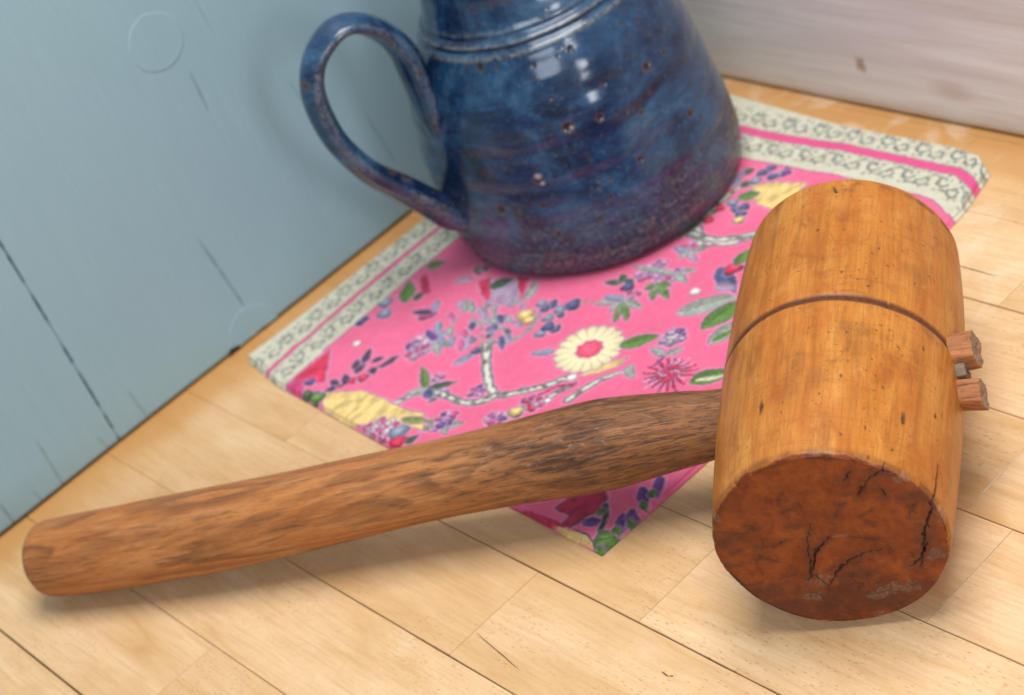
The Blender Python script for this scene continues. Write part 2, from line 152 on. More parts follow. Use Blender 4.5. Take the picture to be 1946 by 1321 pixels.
HPTS = [[0.3613, -0.2707, 0.0435, 0.0147], [0.3502, -0.2779, 0.0426, 0.0164], [0.3383, -0.2863, 0.0417, 0.0178], [0.3282, -0.2934, 0.0409, 0.0191], [0.3183, -0.3009, 0.0401, 0.0202], [0.3084, -0.3084, 0.0393, 0.0198], [0.2878, -0.3236, 0.0377, 0.0189], [0.2567, -0.3475, 0.0352, 0.0182], [0.2247, -0.3724, 0.0326, 0.0188], [0.1919, -0.3985, 0.0299, 0.0196], [0.1575, -0.425, 0.0272, 0.0205], [0.1202, -0.4515, 0.0243, 0.0203], [0.094, -0.4695, 0.0222, 0.02], [0.0774, -0.48, 0.0215, 0.0184], [0.0689, -0.4849, 0.0215, 0.0137], [0.0659, -0.4879, 0.0215, 0.0066]]
# ------------------------------------------------------------------ materials
def m_beech():
    t = NT('oiled_beech'); co = t.co(); r = t.n('ShaderNodeObjectInfo').outputs['Random']
    off = t.n('ShaderNodeVectorMath', operation='SCALE', i0=(3.1, 7.7, 1.3)); t.set(off.inputs['Scale'], t.math('MULTIPLY', r, 9.0))
    p = t.n('ShaderNodeVectorMath', operation='ADD', i0=co, i1=off.outputs[0]).outputs[0]
    wig = t.noise(t.mp(p, (9, 9, 9)), 1, 2); 
    band = t.noise(t.mp(p, (9, 48, 5)), 1, 5, .6, .8)
    fine = t.noise(t.mp(p, (32, 620, 32)), 1, 3, .6)
    pale, mid, warm = (.720, .500, .292), (.640, .418, .220), (.53, .305, .128)
    c = t.ramp(band, (.26, warm), (.42, mid), (.60, pale), (.8, (.79, .59, .38)))
    blot = t.noise(t.mp(p, (26, 34, 9)), 1, 3)
    c = t.mix(t.rng(blot, .5, .78, 0, .35), c, (.56, .34, .15)); c = t.mix(t.rng(blot, .42, .18, 0, .45), c, (.76, .60, .42))
    c = t.mix(t.rng(fine, .42, .70, 0, .30), c, (.45, .245, .10))
    # short medullary flecks
    v = t.vor(t.mp(p, (200, 1050, 200)), 1); sep = t.n('ShaderNodeSeparateColor', i0=v.outputs['Color'])
    f = t.math('MULTIPLY', t.rng(v.outputs['Distance'], .30, .10), t.math('GREATER_THAN', sep.outputs[0], .38))
    fl = t.rng(t.noise(t.mp(p, (10, 16, 10)), 1, 2), .42, .60); f = t.math('MULTIPLY', f, t.math('MULTIPLY_ADD', fl, .85, .04))
    c = t.mix(t.math('MULTIPLY', f, .80), c, (.32, .150, .055))
    # board to board tone
    gri = t.noise(t.mp(p, (500, 1900, 500)), 1, 3, .7); c = t.mix(t.rng(gri, .45, .75, 0, .22), c, (.40, .22, .10)); c = t.mix(t.rng(r, 0, 1, 0, .62), c, t.mix(.5, c, (.50, .28, .11)))
    # unworn, more orange finish close to the two walls
    wp = t.n('ShaderNodeNewGeometry').outputs['Position']; sx = t.n('ShaderNodeSeparateXYZ', i0=wp)
    nz = t.math('MULTIPLY_ADD', t.noise(wp, 16, 4), .05, -.025)
    e1 = t.rng(t.math('ADD', sx.outputs[0], nz), .040, .004); e2 = t.rng(t.math('ADD', sx.outputs[1], nz), -.052, -.012)
    c = t.mix(t.math('MULTIPLY', t.math('MAXIMUM', e1, e2), .78), c, (.50, .235, .065))
    # pale rubbed patches and drips to the right of the mallet
    rub = t.math('MULTIPLY', t.rng(t.noise(t.mp(wp, (30, 24, 1)), 1, 5, .6, .8), .50, .66), t.rng(sx.outputs[1], -.20, -.05))
    c = t.mix(t.math('MULTIPLY', rub, .28), c, (.84, .70, .55))
    # soft water stains
    st = t.noise(t.mp(wp, (17, 17, 1)), 1, 2, .4, 1.5); ring = t.math('MULTIPLY', t.rng(st, .53, .565), t.rng(st, .64, .60))
    c = t.mix(t.math('MULTIPLY', ring, .10), c, (.50, .31, .15))
    ro = t.math('MULTIPLY_ADD', fine, .18, .36)
    return t.out(Base_Color=c, Roughness=ro, Normal=t.bump(t.math('SUBTRACT', fine, t.math('MULTIPLY', f, .8)), .22, .0004), Specular_IOR_Level=.25)
def m_plain(name, col, rough=.8, var=.3, sc=300, **k):
    t = NT(name); c = t.mix(t.rng(t.noise(t.co(), sc, 4), .3, .7, 0, var), col, tuple(v * .45 for v in col))
    return t.out(Base_Color=c, Roughness=rough, **k)
def m_bluepaint():
    t = NT('grey_blue_paint'); co = t.co()
    base = (.255, .380, .436)
    n1 = t.noise(t.mp(co, (5, 28, 5)), 1, 4); brush = t.noise(t.mp(co, (100, 420, 13)), 1, 3, .6); mot = t.noise(co, 900, 2)
    c = t.mix(t.rng(n1, .3, .7, 0, .55), base, (.250, .382, .430)); c = t.mix(t.rng(brush, .35, .75, 0, .22), c, (.315, .45, .51))
    c = t.mix(t.rng(mot, .3, .8, 0, .10), c, (.18, .26, .31))
    ck = t.attr('crack'); c = t.mix(t.math('MULTIPLY', ck, .9, clamp=True), c, (.050, .105, .125))
    h = t.math('ADD', t.math('MULTIPLY', brush, .6), t.math('MULTIPLY', t.noise(t.mp(co, (60, 60, 18)), 1, 3), 1.2))
    b = t.bump(h, .28, .0011)
    return t.out(Base_Color=c, Roughness=t.math('MULTIPLY_ADD', brush, .15, .40), Normal=b, Specular_IOR_Level=.22)
def m_whitepaint():
    t = NT('thin_white_paint'); co = t.co()
    g = t.noise(t.mp(co, (5, 40, 75)), 1, 5, .6, .4); g2 = t.noise(t.mp(co, (14, 60, 260)), 1, 3, .6)
    c = t.mix(t.rng(g, .35, .7, 0, .75), (.73, .71, .685), (.62, .58, .55)); c = t.mix(t.rng(g2, .45, .8, 0, .35), c, (.51, .46, .43))
    v = t.n('ShaderNodeVectorMath', operation='SUBTRACT', i0=co, i1=(.2145, 0, .0285))
    d = t.n('ShaderNodeVectorMath', operation='LENGTH', i0=t.mp(v.outputs[0], (1, 0, .62))).outputs['Value']
    d = t.math('ADD', d, t.math('MULTIPLY', t.math('SUBTRACT', t.noise(co, 240, 3), .5), .0045))
    c = t.mix(t.rng(d, .0048, .0014, 0, .75), c, (.30, .20, .115))
    v2 = t.n('ShaderNodeVectorMath', operation='SUBTRACT', i0=co, i1=(.275, 0, .022)); d2 = t.n('ShaderNodeVectorMath', operation='LENGTH', i0=t.mp(v2.outputs[0], (.5, 0, 1))).outputs['Value']
    c = t.mix(t.rng(t.math('ADD', d2, t.math('MULTIPLY', g, .004)), .012, .003, 0, .45), c, (.46, .36, .27))
    return t.out(Base_Color=c, Roughness=.5, Normal=t.bump(t.math('ADD', g, g2), .35, .0008))
def m_honey():
    t = NT('honey_coloured_fruitwood'); co = t.co(); face = t.attr('face')
    st = t.noise(t.mp(co, (11, 150, 150)), 1, 5, .6, .25); bl = t.noise(t.mp(co, (30, 60, 60)), 1, 4, .6); fine = t.noise(t.mp(co, (45, 900, 900)), 1, 3, .6)
    c = t.ramp(st, (.24, (.28, .078, .011)), (.44, (.45, .155, .024)), (.62, (.535, .212, .040)), (.85, (.59, .280, .072)))
    c = t.mix(t.rng(bl, .48, .70, 0, .72), c, (.40, .105, .014)); c = t.mix(t.rng(bl, .40, .2, 0, .5), c, (.57, .32, .10))
    c = t.mix(t.rng(fine, .42, .72, 0, .5), c, (.28, .10, .018))
    # cross scratches and worn-in dirt
    sc = t.noise(t.mp(co, (420, 40, 40)), 1, 3, .7); c = t.mix(t.rng(sc, .52, .74, 0, .42), c, (.27, .095, .022)); sc2 = t.noise(t.mp(co, (1500, 70, 70)), 1, 3, .7); c = t.mix(t.rng(sc2, .55, .78, 0, .24), c, (.30, .11, .03)); gt = t.noise(co, 1300, 4, .8); c = t.mix(t.rng(gt, .52, .74, 0, .6), c, (.18, .065, .018)); c = t.mix(t.rng(gt, .42, .25, 0, .3), c, (.66, .40, .17))
    ms = t.noise(t.mp(co, (230, 300, 300)), 1, 4, .65, 1.2)
    clump = t.rng(t.noise(t.mp(co, (26, 30, 30)), 1, 2), .42, .62)
    c = t.mix(t.math('MULTIPLY', t.rng(ms, .60, .70, 0, .8), clump), c, (.13, .045, .018))
    rdp = t.noise(t.mp(co, (16, 34, 34), (1, 2, 3)), 1, 5, .65, .4); c = t.mix(t.rng(rdp, .52, .66, 0, .42), c, (.43, .115, .012))
    pale = t.noise(t.mp(co, (90, 130, 130)), 1, 4, .7, 1.); c = t.mix(t.rng(pale, .64, .8, 0, .30), c, (.60, .42, .25))
    mot = t.noise(t.mp(co, (55, 75, 75)), 1, 6, .72, .5); c = t.mix(t.rng(mot, .50, .70, 0, .50), c, (.23, .070, .012)); c = t.mix(t.rng(mot, .45, .28, 0, .35), c, (.58, .30, .085))
    # end face: oxidised red brown
    f1 = t.noise(t.mp(co, (1, 1, 1)), 95, 7, .75, .25); f2 = t.noise(co, 260, 4, .7, 1.5); f3 = t.noise(co, 34, 3, .6, .5)
    fc = t.ramp(f1, (.30, (.095, .018, .006)), (.45, (.175, .034, .008)), (.58, (.265, .060, .010)), (.74, (.37, .100, .014)))
    fc = t.mix(.30, fc, (.185, .034, .009)); fc = t.mix(t.rng(f3, .50, .72, 0, .35), fc, (.13, .026, .010)); fs = t.noise(t.mp(co, (300, 900, 160)), 1, 4, .7, 1.); fc = t.mix(t.rng(fs, .62, .74, 0, .35), fc, (.06, .018, .010)); fs2 = t.noise(t.mp(co, (300, 150, 800), (3, 3, 3)), 1, 4, .7, 1.); fc = t.mix(t.rng(fs2, .62, .72, 0, .4), fc, (.42, .17, .07)); fc = t.mix(t.rng(gt, .58, .78, 0, .35), fc, (.07, .022, .010)); fc = t.mix(t.rng(f2, .60, .76, 0, .4), fc, (.07, .020, .012))
    fc = t.mix(t.rng(f2, .36, .26, 0, .45), fc, (.42, .17, .07))
    c = t.mix(face, c, fc)
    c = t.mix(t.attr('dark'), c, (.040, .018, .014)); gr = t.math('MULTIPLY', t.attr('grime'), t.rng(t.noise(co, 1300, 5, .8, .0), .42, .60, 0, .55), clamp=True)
    c = t.mix(gr, c, (.24, .18, .13)); c = t.mix(t.attr('crack'), c, (.012, .008, .007))
    c = t.mix(t.attr('groove'), c, t.mix(t.rng(f2, .4, .7), (.085, .024, .014), (.050, .016, .012)))
    h = t.math('ADD', t.math('MULTIPLY', f1, face), t.math('MULTIPLY', t.math('ADD', fine, ms), .35))
    ro = t.math('ADD', t.math('MULTIPLY_ADD', bl, .16, .33), t.math('MULTIPLY', gr, .3))
    return t.out(Base_Color=c, Roughness=ro, Normal=t.bump(h, .34, .0007), Specular_IOR_Level=.27)
def m_handle():
    t = NT('weathered_handle_wood'); s = t.attr('along'); a = t.attr('around'); co = t.n('ShaderNodeCombineXYZ', i0=s, i1=a, i2=0.).outputs[0]; ob = t.co()
    # contour lines of a stretched noise make the cathedral figure
    hill = t.math('ADD', t.noise(t.mp(co, (4.6, 34, 1), (2.13, .35, 0)), 1, 1, .4, .3), t.math('MULTIPLY', t.noise(t.mp(co, (70, 420, 1)), 1, 3), .045))
    saw = t.math('FRACT', t.math('MULTIPLY', hill, 11.))
    band = t.noise(t.mp(co, (12, 120, 1)), 1, 5, .6, .3); pore = t.noise(t.mp(co, (70, 1300, 1)), 1, 3, .6); bl = t.noise(t.mp(co, (18, 48, 1)), 1, 4, .6, .6)
    c = t.ramp(band, (.26, (.25, .090, .028)), (.45, (.385, .148, .044)), (.6, (.47, .205, .072)), (.8, (.55, .285, .12)))
    c = t.mix(t.rng(bl, .46, .68, 0, .65), c, (.40, .125, .026)); 
    patch = t.rng(t.noise(t.mp(co, (16, 60, 1), (5, 5, 0)), 1, 3), .40, .60)
    c = t.mix(t.math('MULTIPLY', t.math('MULTIPLY', t.rng(saw, .30, .88), t.rng(saw, 1.0, .88)), t.math('MULTIPLY_ADD', patch, .52, .05)), c, (.115, .045, .022))
    c = t.mix(t.math('MULTIPLY', t.rng(saw, .45, .0), .28), c, (.52, .20, .062))
    c = t.mix(t.rng(pore, .48, .68, 0, .5), c, (.10, .042, .022)); gh = t.noise(t.mp(co, (260, 1500, 1)), 1, 4, .75); c = t.mix(t.rng(gh, .52, .72, 0, .5), c, (.14, .06, .03)); c = t.mix(t.rng(gh, .42, .25, 0, .3), c, (.58, .33, .16))
    # ingrained dirt streaks, denser towards the head
    near = t.rng(t.math('ADD', s, t.math('MULTIPLY', t.noise(t.mp(co, (40, 120, 1)), 1, 3), .05)), .19, .085)
    c = t.mix(t.math('MULTIPLY', near, .40), c, (.085, .042, .030))
    d1 = t.noise(t.mp(co, (95, 900, 1)), 1, 5, .7, .5); thr = t.math('MULTIPLY_ADD', near, -.12, .65)
    dirt = t.rng(t.math('SUBTRACT', d1, thr), -.03, .06)
    c = t.mix(t.math('MULTIPLY', dirt, .72), c, (.040, .026, .024))
    c = t.mix(t.attr('dark'), c, (.038, .021, .017))
    pal = t.noise(t.mp(co, (110, 260, 1)), 1, 5, .7, 1.); c = t.mix(t.math('MULTIPLY', t.rng(pal, .57, .72, 0, .55), t.math('ADD', t.math('MULTIPLY', near, .8), .2)), c, (.36, .26, .19))
    tipf = t.rng(s, .355, .41); c = t.mix(t.math('MULTIPLY', tipf, .6), c, (.34, .13, .045)); c = t.mix(t.rng(s, .404, .419, 0, .6), c, (.34, .27, .21))
    h = t.math('ADD', t.math('MULTIPLY', t.math('SUBTRACT', 1., dirt), .8), t.math('ADD', pore, band))
    return t.out(Base_Color=c, Roughness=t.math('MULTIPLY_ADD', band, .15, .42), Normal=t.bump(h, .35, .0006), Specular_IOR_Level=.25)
def m_peg():
    t = NT('end_grain_peg_wood'); co = t.co(); g = t.noise(t.mp(co, (60, 700, 700)), 1, 4, .6); e = t.attr('endg')
    c = t.ramp(g, (.3, (.10, .032, .012)), (.42, (.29, .095, .028)), (.62, (.41, .16, .055)), (.8, (.50, .25, .11)))
    n = t.noise(co, 700, 5, .7); c = t.mix(t.math('MULTIPLY', e, t.rng(n, .3, .6)), c, t.ramp(n, (.35, (.10, .05, .03)), (.65, (.42, .32, .24))))
    c = t.mix(t.rng(t.noise(co, 260, 3), .55, .75, 0, .5), c, (.12, .06, .04))
    return t.out(Base_Color=c, Roughness=.65, Normal=t.bump(t.math('ADD', g, n), .6, .0009))
def m_glaze():
    t = NT('blue_stoneware_glaze'); co = t.co(); bigl = t.noise(t.mp(t.co(), (11, 11, 14), (4, 2, 7)), 1, 3, .6); sx = t.n('ShaderNodeSeparateXYZ', i0=co); z = sx.outputs[2]
    n1 = t.noise(t.mp(co, (24, 24, 40)), 1, 6, .72, .7); n2 = t.noise(t.mp(co, (26, 26, 110)), 1, 6, .72, .5); n3 = t.noise(co, 420, 4, .7)
    c = t.ramp(n1, (.36, (.004, .009, .028)), (.46, (.007, .027, .080)), (.55, (.014, .060, .135)), (.70, (.060, .140, .235)))
    c = t.mix(t.rng(bigl, .50, .70, 0, .4), c, (.050, .105, .19)); c = t.mix(t.rng(n2, .50, .75, 0, .40), c, (.035, .080, .17)); c = t.mix(t.rng(n2, .45, .25, 0, .5), c, (.008, .012, .050))
    n4 = t.noise(t.mp(co, (45, 45, 45), (3, 1, 2)), 1, 4, .6); c = t.mix(t.rng(n4, .62, .80, 0, .15), c, (.028, .022, .075))
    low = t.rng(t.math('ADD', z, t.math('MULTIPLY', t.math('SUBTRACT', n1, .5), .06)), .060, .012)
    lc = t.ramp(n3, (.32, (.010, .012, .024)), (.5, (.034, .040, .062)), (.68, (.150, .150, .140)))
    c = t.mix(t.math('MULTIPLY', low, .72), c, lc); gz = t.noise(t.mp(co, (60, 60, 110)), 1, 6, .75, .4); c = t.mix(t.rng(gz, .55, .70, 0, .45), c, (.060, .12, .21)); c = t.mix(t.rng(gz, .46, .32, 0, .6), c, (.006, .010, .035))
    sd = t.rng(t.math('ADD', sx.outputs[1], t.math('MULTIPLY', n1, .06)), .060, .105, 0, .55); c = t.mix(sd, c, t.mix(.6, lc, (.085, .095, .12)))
    fk = t.rng(n3, .58, .72, 0, .6); c = t.mix(t.math('MULTIPLY', fk, .7), c, (.15, .17, .22)); fd = t.rng(n3, .42, .30, 0, .7); c = t.mix(fd, c, (.018, .016, .035))
    wr = t.attr('worn'); c = t.mix(t.math('MULTIPLY', wr, t.rng(n3, .34, .6)), c, (.20, .20, .18))
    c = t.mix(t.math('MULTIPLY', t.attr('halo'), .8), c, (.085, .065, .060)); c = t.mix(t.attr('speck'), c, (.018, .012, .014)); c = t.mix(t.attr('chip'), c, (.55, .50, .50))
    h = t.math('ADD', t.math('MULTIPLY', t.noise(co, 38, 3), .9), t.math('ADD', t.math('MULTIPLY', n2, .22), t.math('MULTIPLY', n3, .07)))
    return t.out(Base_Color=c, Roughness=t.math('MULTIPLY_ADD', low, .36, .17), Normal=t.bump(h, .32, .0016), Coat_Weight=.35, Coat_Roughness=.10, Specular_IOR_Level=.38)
def m_cloth():
    t = NT('printed_cotton'); co = t.co(); c = t.attr('print', 'Color')
    w = t.n('ShaderNodeTexWave', _Vector=co, _Scale=520., _Distortion=.4); w2 = t.n('ShaderNodeTexWave', _Vector=co, _Scale=520., _Distortion=.4, bands_direction='Y')
    weave = t.math('MULTIPLY', w.outputs['Fac'], w2.outputs['Fac']); n = t.noise(co, 60, 4)
    c = t.mix(t.rng(n, .3, .7, 0, .16), c, t.mix(1., c, (.80, .80, .84), 'MULTIPLY')); c = t.mix(t.math('MULTIPLY', weave, .08), c, (.9, .8, .8))
    return t.out(Base_Color=c, Roughness=.88, Normal=t.bump(t.math('ADD', weave, t.math('MULTIPLY', t.noise(co, 45, 3), 2.)), .3, .0006), Sheen_Weight=.12, Specular_IOR_Level=.2)

BEECH = m_beech(); GLUE = m_plain('dark_seam_filler', (.085, .045, .022)); BLUE = m_bluepaint(); WHITE = m_whitepaint()
HONEY = m_honey(); HANDLE = m_handle(); PEG = m_peg(); GLAZE = m_glaze(); CLOTH = m_cloth()
DARK = m_plain('dark_gap', (.03, .018, .012)); CLAY = m_plain('bare_clay', (.20, .13, .09), .8)

# ------------------------------------------------------------------ worktop: every stave its own piece
X0, X1, Y0, Y1 = -.03, 1.25, .03, -1.02
top = mesh('worktop', [(X0, Y0, -.03), (X1, Y0, -.03), (X1, Y1, -.03), (X0, Y1, -.03), (X0, Y0, -.0016), (X1, Y0, -.0016), (X1, Y1, -.0016), (X0, Y1, -.0016)],
           [(0, 1, 2, 3), (7, 6, 5, 4), (0, 4, 5, 1), (1, 5, 6, 2), (2, 6, 7, 3), (3, 7, 4, 0)], GLUE, smooth=False)
tag(top, 'oiled beech worktop of narrow staves with dark seams', None, None, 'structure')
rows = [.03, -.0045, -.0612, -.1185, -.1779, -.2349, -.2921, -.3498, -.4062, -.4615, -.5170, -.5740, -.6312, -.6880, -.7450, -.8020, -.8590, -.9160, -.9730, -1.02]
joints = {2: (.155, .385), 3: (.25, .56), 4: (.12, .4540, .70), 5: (.21, .4778, .80), 6: (.10, .37, .64), 7: (.3055, .57, .86), 8: (.085, .3560, .66), 9: (.192, .47, .75), 10: (.30, .61), 11: (.17, .44, .72)}
def gap(y, a, b):
    g = {-.3498: .00030, -.5170: .00042, -.4062: .00026, -.4615: .00012, -.1185: .00034, -.1779: .00026, -.2349: .00024, -.2921: .00024}.get(y, .00016)
    return lambda x: g * (.06 + .94 * sstep(.13, .24, x)) if y > -.42 else g
gaps = {7: .00055, 6: .00028, 8: .0002, 3: .0005, 4: .0003, 5: .00032, 10: .0006, 9: .00012, 2: .0003}
def plank(x0, x1, y0, y1, ga, gb, je0, je1):
    n = max(6, int((x1 - x0) / .012)); xs = np.linspace(x0 + je0, x1 - je1, n)
    wa = (noise(xs * 60, 1.3, 0, 5) - .5) * .9 + 1; wb = (noise(xs * 60, 9.3, 0, 6) - .5) * .9 + 1
    ya = y0 - ga(xs) * wa; yb = y1 + gb(xs) * wb; b = .00035; h = float(rng.uniform(-.00008, .00008))
    cx, cy = (x0 + x1) / 2, (y0 + y1) / 2
    R = [np.stack([xs - cx, yy - cy, np.full(n, zz)], 1) for yy, zz in ((ya, -.0015), (ya, h - b), (ya - b * .8, h), (yb + b * .8, h), (yb, h - b), (yb, -.0015))]
    V = np.concatenate(R); F = []
    for r in range(5):
        for i in range(n - 1): F.append((r * n + i, (r + 1) * n + i, (r + 1) * n + i + 1, r * n + i + 1))
    F.append(tuple(r * n for r in range(5, -1, -1))); F.append(tuple(r * n + n - 1 for r in range(6)))
    return mesh('stave', V, F, BEECH, top, (cx, cy, 0), smooth=False)
for i in range(len(rows) - 1):
    js = list(joints.get(i, ())) or list(np.arange(rng.uniform(.1, .3), 1.2, .27))
    while js[-1] < .95: js.append(js[-1] + float(rng.uniform(.2, .32)))
    e = [X0] + js + [X1]
    for k in range(len(e) - 1):
        plank(e[k], e[k + 1], rows[i], rows[i + 1], gap(rows[i], e[k], e[k + 1]), gap(rows[i + 1], e[k], e[k + 1]), .00009, .00009)
# small splits and a stray wood hair on the staves
def sliver(x0, y0, x1, y1, w, name='split', mat=None):
    L = math.hypot(x1 - x0, y1 - y0); n = 14; V = []; nx, ny = -(y1 - y0) / L, (x1 - x0) / L
    for i in range(n):
        f = i / (n - 1); ww = w * (math.sin(math.pi * f) ** .6) * (.6 + .8 * noise(f * 9, x0 * 100)) ; q = (noise(f * 5, y0 * 77) - .5) * w * 1.5
        V += [(x0 + (x1 - x0) * f + nx * (q + ww), y0 + (y1 - y0) * f + ny * (q + ww), .00026), (x0 + (x1 - x0) * f + nx * (q - ww), y0 + (y1 - y0) * f + ny * (q - ww), .00026)]
    return mesh(name, V, [(2 * i, 2 * i + 1, 2 * i + 3, 2 * i + 2) for i in range(n - 1)], mat or GLUE, top, smooth=False)
PALE = m_plain('pale_joint_filler', (.74, .62, .47), .7, .35, 900)
sliver(.4540, -.1960, .4538, -.2340, .00028, 'joint_filler', PALE); sliver(.4777, -.2370, .4778, -.2905, .00016, 'joint_filler', PALE)
sliver(.3065, -.3905, .343, -.3958, .00016); sliver(.1335, -.0995, .1450, -.0990, .0002)
sliver(.342, -.0998, .372, -.1002, .0003)
sliver(.3990, -.3652, .4035, -.3655, .00022); sliver(.4035, -.3655, .4052, -.3640, .00016)

# ------------------------------------------------------------------ blue painted panel on the left
panel = empty('painted_panel', (0, -.6, 0), 'grey-blue painted wooden panel standing upright on the left, with hairline cracks and painted-over plugs', 'panel')
cracks = [(((-.3966, -.01), (-.3968, .077), (-.3969, .14), (-.3985, .30), (-.400, .8)), 1.5, .95), (((-.2952, .0175), (-.2964, .0223), (-.2985, .045), (-.3011, .0674), (-.302, .075)), 1.5, .8),
          (((-.2616, .129), (-.2614, .1332), (-.2608, .157)), 1.2, .65), (((-.4361, -.002), (-.4353, .037)), 1.2, .65), (((-.3768, .002), (-.379, .0255)), 1.2, .62), (((-.4688, -.002), (-.4700, .019)), 1.4, .78),
          (((-.4033, -.002), (-.4070, .0135)), 1.2, .5), (((-.4492, -.002), (-.4520, .0125)), 1.1, .5), (((-.170, .03), (-.176, .075)), 1.4, .45), (((-.206, .085), (-.211, .12)), 1.3, .42),
          (((-.150, .002), (-.152, .030)), .9, .3), (((-.56, 0), (-.561, .2)), .9, .6), (((-.238, .16), (-.241, .2)), .9, .25), (((-.345, .0), (-.3462, .008)), .7, .3)]
def board(ya, yb):
    base = list(np.arange(yb, ya, .004)); 
    for pl, w, st in cracks:
        c = np.mean([p[0] for p in pl]); lo = min(p[0] for p in pl) - .003; hi = max(p[0] for p in pl) + .003
        base += list(np.arange(lo, hi, .0004))
    ys = np.array(sorted(v for v in set(np.round(base, 5)) if yb + .0004 < v < ya - .0004)); ys = np.r_[yb + .0001, yb + .0005, ys, ya - .0005, ya - .0001]
    zs = np.r_[.0016, .0024, np.arange(.004, .32, .0016), np.arange(.325, .80, .012)]
    Z, Y = np.meshgrid(zs, ys, indexing='ij'); D = np.zeros_like(Y); K = np.zeros_like(Y)
    for pl, w, st in cracks:
        d, t = polydist(Y * 1000, Z * 1000, np.array(pl) * 1000); m = np.clip(1 - d / (w * .9), 0, 1)
        inter = sstep(.30, .50, noise(Z * 130, 3.1 + w, 0, 8)) * (.5 + .5 * noise(Z * 420, 1, 0, 4)) if st > .8 else .4 + .6 * noise(Z * 200, 5.5, 0, 4)
        end = sstep(0, .12, t) * sstep(1, .75, t) if st <= .8 else 1
        K = np.maximum(K, m * st * inter * end * (1.3 if st > .8 else 1.2)); D -= .0006 * m * st * inter * end
    X = (fbm(Y * 14, Z * 3, 0, 3, 3) - .5) * .0014 + D
    X += np.where(Z < .0024, -.0012, 0)
    V = np.stack([X, Y + .6, Z], -1); nr, nc = Z.shape
    Fq = gridfaces(nr, nc); V = V.reshape(-1, 3)
    # returns so that the board has thickness
    back = V.copy(); back[:, 0] = -.018; n = len(V); idx = np.arange(n).reshape(nr, nc); S = []
    for e in (idx[0, :], idx[:, -1], idx[-1, ::-1], idx[::-1, 0]): S.append(np.stack([e[:-1], e[:-1] + n, e[1:] + n, e[1:]], 1))
    corners = np.array([[idx[0, 0] + n, idx[-1, 0] + n, idx[-1, -1] + n, idx[0, -1] + n]])
    return mesh('board', np.r_[V, back], np.concatenate([Fq, *S, corners]), BLUE, panel, attrs={'crack': np.r_[np.clip(K, 0, 1).ravel(), np.zeros(n)]})
board(.03, -.3966); board(-.3970, -.70); board(-.7005, -1.05)
def plug(cy, cz, R, half=False):
    nr, nt = 14, 72; rr = np.linspace(0, 1, nr) ** .6 * R; th = np.linspace(0, 2 * math.pi, nt, endpoint=False)
    Rr, T = np.meshgrid(rr, th, indexing='ij'); rel = Rr / R
    h = .00045 + .00014 * np.exp(-((rel - .93) / .05) ** 2) * sstep(.2, .7, noise(T * 1.1, 2.2, 0, 3)) - .0008 * sstep(.95, 1.0, rel)
    q = 1 + (noise(np.cos(T) * 2 + 5, np.sin(T) * 2 + 5, 0, 9) - .5) * .05
    y = cy + .6 + np.cos(T) * Rr * q; z = cz + np.sin(T) * Rr * q
    X = (fbm((y - .6) * 14, z * 3, 0, 3, 3) - .5) * .0014 + h - .0003
    z = np.maximum(z, .0022)
    k = np.zeros_like(X) + .30 * np.exp(-((rel - .985) / .02) ** 2) * sstep(.3, .7, noise(T * 1.3, 7.2, 0, 2))
    return mesh('plug', np.stack([X, y, z], -1).reshape(-1, 3), gridfaces(nr, nt, True)[:, ::-1].copy(), BLUE, panel, attrs={'crack': k.ravel()})
plug(-.2705, .1790, .0167); plug(-.2980, .0030, .0175)
a = np.linspace(0, math.pi, 13); pr = [(-.3138 + .6 + .0040 * math.cos(t), .0008 + .0042 * math.sin(t) * (1 + .25 * math.cos(t * 2.3))) for t in a]
V = [(.0006, .2862, .0012)] + [(.0011, y, z) for y, z in pr]
mesh('knot_hole', V, [(0, i + 1, i + 2) for i in range(12)], DARK, panel, smooth=False)
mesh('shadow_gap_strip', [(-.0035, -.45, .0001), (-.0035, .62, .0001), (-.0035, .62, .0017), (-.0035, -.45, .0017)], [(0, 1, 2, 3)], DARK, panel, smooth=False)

# ------------------------------------------------------------------ white upstand at the back
wx = np.linspace(.0, 1.25, 260); prof = [(.03, .0012), (.0012, .0012), (.0, .0024)] + [(0, z) for z in np.linspace(.006, .155, 60)] + [(.0006, .158), (.0025, .160), (.03, .160)]
V = []
for (y, z) in prof:
    q = (fbm(wx * 9, z * 60, 0, 4, 3) - .5) * .0012 if y < .02 else wx * 0
    V.append(np.stack([wx, y + q, np.full_like(wx, z)], 1))
V = np.concatenate(V); Fq = gridfaces(len(prof), len(wx))
skirt = mesh('back_board', V, Fq, WHITE)
tag(skirt, 'thinly whitewashed wooden board with a brown knot, standing along the back edge of the worktop', 'board')

